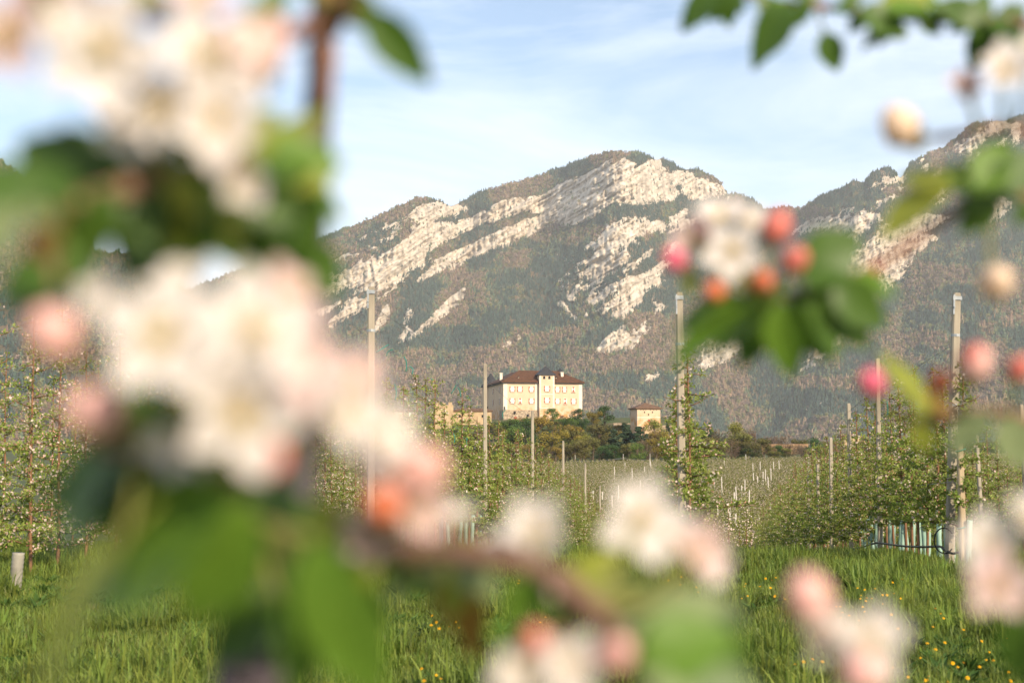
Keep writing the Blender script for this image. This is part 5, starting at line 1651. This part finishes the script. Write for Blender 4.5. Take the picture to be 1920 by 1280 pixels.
for bx, by, tx, ty, d, k, w in ((1010, 1065, 950, 1180, .6, 'b', .9), (780, 1040, 720, 1130, .6, 'g', 1.2), (700, 1045, 640, 1120, .55, 'y', 1.3),
        (1190, 1225, 1330, 1180, .51, 'd', 1.6), (1200, 1240, 1380, 1170, .50, 'b', 1.4), (1130, 1160, 1200, 1060, .6, 'y', 1.4), (1215, 1270, 1330, 1330, .49, 'g', 1.4), (1180, 1220, 1090, 1190, .54, 'b', 1.2),
        (1230, 1300, 1440, 1310, .5, 'd', 1.4), (1020, 1240, 920, 1250, .53, 'b', 1.2), (1010, 1255, 900, 1310, .53, 'd', 1.2), (640, 1060, 720, 1190, .56, 'd', 1.0),
        (360, 860, 230, 740, .49, 'd', 1.3), (420, 890, 260, 800, .5, 'd', 1.3), (330, 345, 250, 430, .5, 'd', 1.4), (520, 345, 600, 400, .58, 'd', 1.5), (480, 330, 400, 460, .54, 'd', 1.5)):
    Lf(bx, by, tx, ty, d, k, w, random.uniform(-.5, .6))
for bx, by, tx, ty, d, k, w in ((120, 380, 40, 240, .5, 'b', 1.0), (200, 355, 110, 230, .5, 'd', 1.4), (20, 400, 90, 280, .49, 'd', 1.3), (260, 340, 200, 240, .52, 'd', 1.4),
        (420, 310, 520, 200, .53, 'y', 1.3), (460, 320, 600, 260, .54, 'b', 1.5), (480, 325, 620, 320, .55, 'y', 1.3), (150, 375, 180, 500, .49, 'd', 1.4), (70, 395, 100, 480, .48, 'o', 1.2), (310, 335, 230, 420, .5, 'b', 1.3)):
    Lf(bx, by, tx, ty, d, k, w, random.uniform(-.5, .6))
for bx, by, tx, ty, d, k, w in ((560, 330, 480, 200, .58, 'y', 1.2), (570, 380, 470, 470, .58, 'b', 1.4), (575, 420, 520, 540, .6, 'd', 1.3), (560, 350, 650, 410, .6, 'd', 1.2), (500, 335, 420, 430, .55, 'b', 1.4),
        (580, 450, 630, 560, .62, 'd', 1.2), (400, 315, 330, 200, .53, 'd', 1.3), (150, 380, 260, 420, .49, 'd', 1.4), (350, 330, 450, 400, .52, 'y', 1.3), (60, 395, 140, 470, .48, 'b', 1.3), (-20, 405, 60, 300, .48, 'd', 1.4),
        (850, 1036, 930, 1120, .6, 'g', 1.2), (1000, 1062, 1080, 1180, .62, 'b', .9), (1190, 1232, 1300, 1260, .5, 'd', 1.5), (1150, 1190, 1300, 1150, .56, 'g', 1.4), (1230, 1310, 1400, 1260, .52, 'b', 1.3),
        (720, 1040, 800, 1130, .6, 'd', 1.0), (500, 950, 380, 1010, .5, 'd', 1.4), (440, 915, 300, 950, .47, 'd', 1.3), (530, 1090, 460, 1220, .55, 'g', 1.2), (520, 1130, 380, 1240, .52, 'd', 1.2), (520, 1120, 640, 1260, .5, 'b', .9)):
    Lf(bx, by, tx, ty, d, k, w, random.uniform(-.5, .6))
Lf(870, 1040, 830, 1160, 0.62, 'y', 1.5, .5)
Lf(840, 1036, 760, 1110, 0.62, 'g', 1.2, .3)
Lf(1060, 1100, 1170, 1040, 0.64, 'y', 1.2, .5)
Lf(1110, 1140, 1210, 1090, 0.60, 'y', 1.2, -.3)
Lf(1180, 1215, 1400, 1140, 0.57, 'g', 1.3, .3)
Lf(1195, 1235, 1420, 1230, 0.55, 'd', 1.3, .5)
Lf(1210, 1260, 1370, 1300, 0.53, 'b', 1.3, .2)
Lf(1190, 1220, 1460, 1290, 0.57, 'g', 1.2, -.4)
Lf(1150, 1190, 1280, 1090, 0.59, 'd', 1.3, .3)
Lf(1010, 1250, 930, 1160, 0.60, 'b', 1.0, .4)
Lf(850, 1040, 800, 1200, 0.65, 'o', .8, .9)
Lf(890, 1050, 860, 1250, 0.65, 'o', .9, .6)

# --- right tree: stands just outside the frame, its branches reach in
pb = P(2330, 900, .95)
T2 = AppleTree((pb.x, pb.y, gz(pb.x, pb.y)), 'blossoming apple tree reaching in from the right edge with branches and buds, out of focus')
T2.wood('trunk', [T2.base + Vector((0, 0, -.05)), T2.base + Vector((.01, .01, .7)), P(2330, 1500, .95), P(2325, 900, .95), P(2330, 300, .97), P(2320, -300, 1.0), P(2300, -900, 1.05)], .018, .006, stemgrey_m, 6)
T2.wood('branch', [P(2330, 200, .97), P(2150, 90, 1.02), P(1920, 45, 1.05), P(1760, 36, 1.06), P(1620, 22, 1.08), P(1470, 5, 1.08), P(1330, -25, 1.08)], .0055, .002)
T2.wood('branch', [P(2328, 560, .96), P(2150, 480, .92), P(1980, 390, .89), P(1850, 360, .88), P(1760, 420, .87), P(1640, 500, .86), P(1530, 545, .85), P(1430, 560, .85)], .005, .0018)
T2.wood('branch', [P(2150, 480, .92), P(2000, 300, .86), P(1900, 240, .84), P(1790, 255, .83), P(1720, 260, .83)], .004, .0018)
T2.wood('branch', [P(2328, 980, .95), P(2120, 880, .9), P(1960, 800, .87), P(1850, 770, .86), P(1740, 790, .85), P(1650, 770, .85)], .0045, .0016)
T2.wood('branch', [P(2330, 1250, .95), P(2120, 1210, .8), P(1980, 1160, .7), P(1880, 1110, .64)], .0045, .002)
T2.wood('branch', [P(2335, 1500, .95), P(2100, 1480, .75), P(1800, 1400, .62), P(1650, 1330, .57), P(1590, 1260, .55)], .005, .002)
T2.wood('branch', [P(1850, 360, .88), P(1790, 340, .87), P(1700, 370, .86)], .002, .0014)
B = T2.blossom
nr = (1435, 560, .85)
B(1372, 472, .82, .043, (-.1, .25, 1), 'w', nr)
B(1350, 420, .85, .046, (-.1, .9, .4), 'w', nr, .3)
B(1300, 455, .85, .036, (-.6, .4, .7), 'p', nr, .3)
B(1400, 425, .86, .036, (.3, .7, .6), 'w', nr, .3)
T2.bud(1265, 487, .82, .0165, 'm', (-.7, .4, .5), nr)
T2.bud(1340, 545, .82, .0155, 'o', (-.3, -.2, 1), nr)
T2.bud(1430, 527, .81, .0165, 'o', (.1, .1, 1), nr)
T2.bud(1491, 486, .81, .0185, 'r', (.4, .4, .8), nr)
T2.bud(1456, 425, .83, .0215, 'r', (.3, .8, .5), nr)
T2.bud(1320, 435, .86, .017, 'p', (-.4, .8, .4), nr)
B(1815, 175, .78, .036, (-.3, .4, .8), 'p', (1850, 248, .84), .7)
B(1880, 140, .76, .042, (0, .4, .9), 'w', (1880, 242, .84), .3)
B(1930, 110, .78, .042, (.2, .3, .9), 'w', (1900, 240, .84), .3)
T2.bud(1688, 235, .79, .026, 'c', (-.6, .6, .4), (1735, 260, .83))
T2.bud(1868, 527, .80, .024, 'c', (-.2, .3, 1), (1850, 365, .88))
T2.bud(1634, 716, .80, .0185, 'm', (-.5, .5, .6), (1650, 770, .85))
T2.bud(1828, 680, .79, .023, 'p', (.1, .8, .6), (1800, 780, .855))
T2.bud(1826, 672, .788, .018, 'r', (.1, .8, .6), (1800, 780, .855))
T2.bud(1762, 716, .82, .0155, 'o', (-.1, .7, .6), (1740, 790, .85))
T2.bud(1912, 690, .8, .017, 'r', (.2, .6, .7), (1900, 785, .865))
T2.bud(1640, 505, .86, .008, 'o', (0, .5, .6), (1640, 500, .86))
ne = (1885, 1110, .64)
B(1855, 1020, .60, .034, (-.3, .4, 1), 'w', ne, .2)
B(1870, 1095, .59, .036, (-.1, .1, 1), 'p', ne, .2)
B(1925, 980, .60, .036, (.3, .6, .8), 'w', ne, .2)
nl = (1600, 1265, .55)
T2.bud(1515, 1115, .54, .0215, 'p', (-.4, .8, .5), nl)
B(1625, 1205, .52, .038, (.1, .4, 1), 'w', nl, .2)
B(1570, 1195, .53, .030, (-.4, .4, .8), 'w', nl, .35)
T2.bud(1612, 1262, .51, .019, 'p', (0, .2, 1), nl)
T2.bud(1540, 1190, .53, .015, 'c', (-.5, .3, .7), nl)
Lf = T2.leaf
Lf(1500, 515, 1620, 440, .84, 'd', 1.5, .5)
Lf(1510, 540, 1590, 500, .83, 'd', 1.3, -.4)
Lf(1420, 560, 1235, 655, .82, 'b', .9, .5)
Lf(1400, 560, 1250, 590, .83, 'd', 1.0, .6)
Lf(1440, 565, 1320, 655, .83, 'd', 1.0, .5)
Lf(1450, 565, 1380, 690, .84, 'd', 1.0, .2)
Lf(1465, 562, 1478, 715, .82, 'b', 1.0, .4)
Lf(1480, 560, 1560, 680, .85, 'd', 1.1, .4)
Lf(1530, 545, 1640, 650, .85, 'd', 1.1, .3)
Lf(1450, 560, 1440, 640, .84, 'y', 1.3, .6)
Lf(1295, 505, 1290, 560, .83, 'y', 1.3, .6)
Lf(1620, 520, 1600, 620, .86, 'd', 1.3, .4)
Lf(1780, 345, 1640, 440, .84, 'y', 1.0, .5)
Lf(1790, 350, 1690, 320, .84, 'y', 1.2, .3)
Lf(1860, 360, 1750, 300, .84, 'd', 1.2, .2)
Lf(1870, 355, 1960, 280, .84, 'd', 1.3, .3)
Lf(1900, 370, 1790, 380, .85, 'd', 1.2, .5)
Lf(1840, 365, 1930, 330, .86, 'b', 1.3, .3)
Lf(1740, 790, 1660, 650, .85, 'y', 1.0, .6)
Lf(1720, 792, 1745, 850, .83, 'y', 1.4, .6)
Lf(1850, 772, 1780, 850, .84, 'g', 1.3, .4)
Lf(1880, 780, 1930, 880, .84, 'g', 1.3, .4)
Lf(1780, 785, 1700, 720, .86, 'o', 1.2, .4)
Lf(1930, 1150, 1890, 1280, .6, 'd', 1.3, .4)
Lf(1960, 1150, 1960, 1300, .6, 'd', 1.3, .2)
Lf(1650, 1330, 1500, 1330, .55, 'g', 1.2, .4)
# top-right leaves
Lf(1345, -20, 1265, 40, 1.06, 'd', 1.1, .3)
Lf(1370, -15, 1360, 50, 1.06, 'b', 1.3, .4)
Lf(1340, -25, 1400, 20, 1.07, 'd', 1.3, .4)
Lf(1470, 10, 1405, 130, 1.06, 'b', .9, .5)
Lf(1480, 5, 1440, 70, 1.07, 'd', 1.3, .5)
Lf(1500, 8, 1540, -40, 1.07, 'd', 1.3, .5)
Lf(1545, 60, 1572, 135, 1.06, 'd', 1.25, .4)
Lf(1640, 20, 1700, 70, 1.06, 'd', 1.4, .4)
Lf(1650, 20, 1760, -20, 1.06, 'y', 1.3, .4)
Lf(1690, 30, 1640, 75, 1.06, 'd', 1.4, .4)
Lf(1850, 42, 1840, 95, 1.05, 'd', 1.3, .4)
Lf(1870, 42, 1930, 10, 1.05, 'd', 1.3, .4)
Lf(1830, 40, 1860, -20, 1.05, 'd', 1.3, .4)
Lf(1580, 15, 1620, -30, 1.06, 'd', 1.3, .4)
Lf(1900, 45, 1870, 100, 1.03, 'd', 1.3, .4)

for bx, by, tx, ty, k, w in ((1395, -15, 1330, 30, 'd', 1.3), (1420, -12, 1460, 40, 'd', 1.2), (1440, 0, 1500, 30, 'b', 1.3), (1520, 8, 1480, 50, 'd', 1.2), (1600, 18, 1560, 10, 'd', 1.5), (1630, 20, 1590, 60, 'd', 1.3),
        (1670, 26, 1720, 20, 'b', 1.4), (1700, 30, 1650, 0, 'y', 1.3), (1720, 32, 1770, 60, 'd', 1.4), (1740, 34, 1700, -10, 'd', 1.3), (1780, 38, 1830, 10, 'b', 1.4), (1800, 40, 1790, -10, 'y', 1.4),
        (1820, 40, 1780, 60, 'd', 1.3), (1860, 42, 1820, 130, 'd', 1.2), (1890, 44, 1900, 0, 'd', 1.5), (1910, 46, 1960, 70, 'd', 1.4), (1760, 36, 1750, -20, 'b', 1.3), (1330, -22, 1290, 15, 'd', 1.2)):
    Lf(bx, by, tx, ty, 1.05, k, w, random.uniform(-.4, .5))
for bx, by, tx, ty, k, w in ((1350, -20, 1275, 45, 'd', 1.2), (1480, 5, 1415, 110, 'd', 1.2), (1610, 20, 1710, 60, 'd', 1.3), (1660, 26, 1760, 0, 'b', 1.3), (1700, 30, 1610, 70, 'd', 1.3), (1790, 38, 1880, 70, 'd', 1.3), (1850, 42, 1940, 90, 'd', 1.3), (1840, 42, 1760, 0, 'd', 1.3), (1900, 46, 1830, 110, 'd', 1.2)):
    Lf(bx, by, tx, ty, 1.04, k, w, random.uniform(-.4, .5))
for bx, by, tx, ty, d, k, w in ((1560, 535, 1670, 610, .84, 'd', 1.3), (1600, 520, 1690, 540, .85, 'b', 1.3), (1500, 552, 1600, 660, .84, 'd', 1.2), (1900, 372, 1840, 280, .85, 'd', 1.4), (1940, 380, 1900, 420, .86, 'd', 1.4), (1870, 362, 1800, 440, .86, 'd', 1.2), (1830, 355, 1900, 250, .84, 'b', 1.3),
        (1570, 530, 1650, 560, .85, 'd', 1.4), (1550, 540, 1500, 620, .84, 'd', 1.3), (1490, 555, 1570, 600, .84, 'd', 1.3), (1600, 520, 1660, 600, .86, 'd', 1.3)):
    Lf(bx, by, tx, ty, d, k, w, random.uniform(-.4, .5))

# ------------------------------------------------------------------ haze: one closed box of even air round everything
zt = float(max(MV[..., 2].max(), HV[..., 2].max())) + 60
hz = MB().box(-9500, 9500, -300, 11200, -40, zt).build('haze', [], None)
tag(hz, 'faint pale haze in the valley air', 'haze', kind='stuff')
hm = bpy.data.materials.new('valley_haze'); hm.use_nodes = True
ht = hm.node_tree; ht.nodes.clear()
ho = ht.nodes.new('ShaderNodeOutputMaterial'); hv = ht.nodes.new('ShaderNodeVolumePrincipled')
hv.inputs['Color'].default_value = (.93, .955, 1.0, 1); hv.inputs['Density'].default_value = HAZE
hv.inputs['Anisotropy'].default_value = 0.0
ht.links.new(hv.outputs[0], ho.inputs['Volume'])
hz.data.materials.append(hm)
